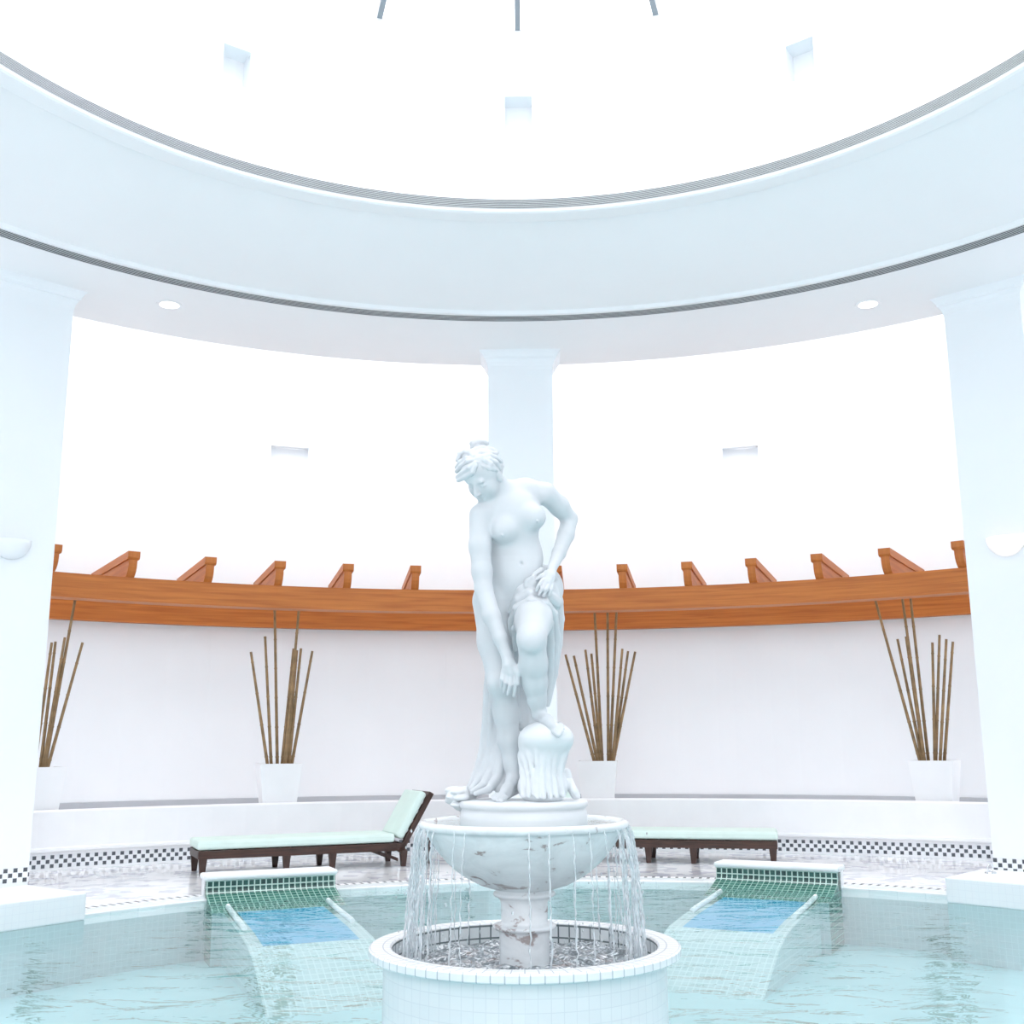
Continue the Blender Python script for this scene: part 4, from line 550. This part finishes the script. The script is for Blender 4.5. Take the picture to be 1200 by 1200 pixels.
def field(prims, vox, rot=None, pad=.03):
    lo = np.array([1e9] * 3); hi = -lo
    for p in prims:
        if p[0] == 'c': pts = [(p[1], p[2]), (p[3], p[4])]
        elif p[0] in 'eh': pts = [(p[1], max(p[2]))]
        else: continue
        for c, r in pts: lo = np.minimum(lo, np.array(c) - r - pad); hi = np.maximum(hi, np.array(c) + r + pad)
    n = np.ceil((hi - lo) / vox).astype(int) + 1
    F = np.full(n, .05, np.float32); ax = [lo[i] + vox * np.arange(n[i]) for i in range(3)]
    RM = np.array(rot) if rot is not None else np.eye(3)
    for p in prims:
        t = p[0]; k = p[-1]
        if t == 'c': mn = np.minimum(np.array(p[1]) - p[2], np.array(p[3]) - p[4]); mx = np.maximum(np.array(p[1]) + p[2], np.array(p[3]) + p[4])
        else: mn = np.array(p[1]) - max(p[2]); mx = np.array(p[1]) + max(p[2])
        mg = .05; i0 = np.clip(np.floor((mn - mg - lo) / vox).astype(int), 0, n); i1 = np.clip(np.ceil((mx + mg - lo) / vox).astype(int) + 1, 0, n)
        sl = tuple(slice(a, c) for a, c in zip(i0, i1))
        X, Y, Z = np.meshgrid(*[a[s_].astype(np.float32) for a, s_ in zip(ax, sl)], indexing='ij')
        if t == 'c':
            a = np.array(p[1], np.float32); d = np.array(p[3], np.float32) - a; L2 = float(d @ d) + 1e-12
            px, py, pz = X - a[0], Y - a[1], Z - a[2]; h = np.clip((px * d[0] + py * d[1] + pz * d[2]) / L2, 0, 1)
            D = np.sqrt((px - h * d[0]) ** 2 + (py - h * d[1]) ** 2 + (pz - h * d[2]) ** 2) - (p[2] + (p[4] - p[2]) * h)
        else:
            q = [X - p[1][0], Y - p[1][1], Z - p[1][2]]
            if t in 'hk': q = [RM[i][0] * q[0] + RM[i][1] * q[1] + RM[i][2] * q[2] for i in range(3)]
            r = p[2]; k0 = np.sqrt(sum((c / s_) ** 2 for c, s_ in zip(q, r))); k1 = np.sqrt(sum((c / s_ ** 2) ** 2 for c, s_ in zip(q, r))) + 1e-9
            D = k0 * (k0 - 1) / k1
            D = np.where(k0 < .02, -min(r), D)
        G = F[sl]
        if t in '-k':
            D = -D; h = np.clip(.5 + .5 * (D - G) / k, 0, 1); F[sl] = G + (D - G) * h + k * h * (1 - h)
        else:
            h = np.clip(.5 + .5 * (G - D) / k, 0, 1); F[sl] = G + (D - G) * h - k * h * (1 - h)
    return F, lo
def nets(F, lo, vox):
    n = np.array(F.shape); I = F < 0
    c = [I[dx:n[0] - 1 + dx, dy:n[1] - 1 + dy, dz:n[2] - 1 + dz] for dx in (0, 1) for dy in (0, 1) for dz in (0, 1)]
    s_ = sum(q.astype(np.int8) for q in c); act = (s_ > 0) & (s_ < 8); idx = np.full(act.shape, -1, np.int64); cells = np.argwhere(act); idx[act] = np.arange(len(cells))
    P = np.zeros((len(cells), 3)); W_ = np.zeros(len(cells)); cor = np.array([(dx, dy, dz) for dx in (0, 1) for dy in (0, 1) for dz in (0, 1)])
    V = [F[tuple((cells + k).T)] for k in cor]
    for a in range(8):
        for d in (1, 2, 4):
            if a & d: continue
            e = a | d; va, vb = V[a], V[e]; m_ = (va < 0) != (vb < 0); t = np.where(m_, va / np.where(m_, va - vb, 1), 0)
            P += np.where(m_[:, None], cor[a] + t[:, None] * (cor[e] - cor[a]), 0); W_ += m_
    P = (cells + P / W_[:, None]) * vox + lo
    quads = []
    for d in range(3):
        e1, e2 = [(1, 2), (2, 0), (0, 1)][d]
        A = I; sh = [slice(None)] * 3; sh2 = [slice(None)] * 3; sh[d] = slice(0, -1); sh2[d] = slice(1, None)
        x = A[tuple(sh)] != A[tuple(sh2)]; pos = np.argwhere(x); pos = pos[(pos[:, e1] > 0) & (pos[:, e2] > 0) & (pos[:, e1] < n[e1] - 1) & (pos[:, e2] < n[e2] - 1)]
        ins = A[tuple(pos.T)]; o1 = np.zeros(3, int); o1[e1] = 1; o2 = np.zeros(3, int); o2[e2] = 1
        q = np.stack([idx[tuple((pos - o1 - o2).T)], idx[tuple((pos - o2).T)], idx[tuple(pos.T)], idx[tuple((pos - o1).T)]], 1)
        q[~ins] = q[~ins][:, ::-1]; quads.append(q)
    return P, np.concatenate(quads)
def sdf_obj(name, prims, vox, m_, rot=None, smooth=1):
    F, lo = field(prims, vox, rot)
    for _ in range(smooth):      # light blur of the field, rounds the stepping
        F[1:-1, 1:-1, 1:-1] = F[1:-1, 1:-1, 1:-1] * .4 + .1 * (F[2:, 1:-1, 1:-1] + F[:-2, 1:-1, 1:-1] + F[1:-1, 2:, 1:-1] + F[1:-1, :-2, 1:-1] + F[1:-1, 1:-1, 2:] + F[1:-1, 1:-1, :-2])
    P, Q = nets(F, lo, vox); P = P + np.array([O[0], O[1], 0])
    me = bpy.data.meshes.new(name); me.vertices.add(len(P)); me.vertices.foreach_set('co', P.astype(np.float32).ravel()); me.loops.add(4 * len(Q)); me.loops.foreach_set('vertex_index', Q.astype(np.int32).ravel())
    me.polygons.add(len(Q)); me.polygons.foreach_set('loop_start', np.arange(0, 4 * len(Q), 4, dtype=np.int32)); me.polygons.foreach_set('use_smooth', np.ones(len(Q), bool)); me.update(calc_edges=True); me.validate()
    me.materials.append(m_); o = bpy.data.objects.new(name, me); COL.objects.link(o); return o
st = thing('statue', 'white marble statue of a bathing woman on the bowl, one foot on a draped rock', 'statue', (O[0], O[1], .92))
obs = [sdf_obj('figure', ST_B, .004, MARBLE, ST_ROT), sdf_obj('hair', ST_HA, .004, MARBLE, ST_ROT, 0), sdf_obj('hair_bun', ST_BUN, .004, MARBLE), sdf_obj('drapery', ST_D, .005, MARBLE, None, 0), sdf_obj('draped_rock', ST_K, .005, MARBLE_LIT, None, 0), sdf_obj('rough_rock', ST_R, .005, MARBLE_LIT, None, 0)]
b = MB(); n = 72
def oval(a, b_, z, ph=0): return [(O[0] + a * math.cos(2 * PI * k / n) * (1 + .012 * math.sin(6 * PI * k / n + ph)), O[1] - .02 + b_ * math.sin(2 * PI * k / n), z) for k in range(n)]
rows = [oval(.305, .33, .90), oval(.308, .333, .95), oval(.304, .33, .982), oval(.296, .322, .99), oval(.302, .33, .997), oval(.311, .34, 1.005), oval(.311, .34, 1.022), oval(.302, .332, 1.031), oval(.15, .18, 1.036)]
for q, w in zip(rows, rows[1:]): b.add(q + w, [(k, (k + 1) % n, n + (k + 1) % n, n + k) for k in range(n)], None, True)
b.add(rows[-1], [tuple(range(n))], None, True); obs.append(b.build('plinth', MARBLE_LIT, merge=True))
adopt(st, *obs)
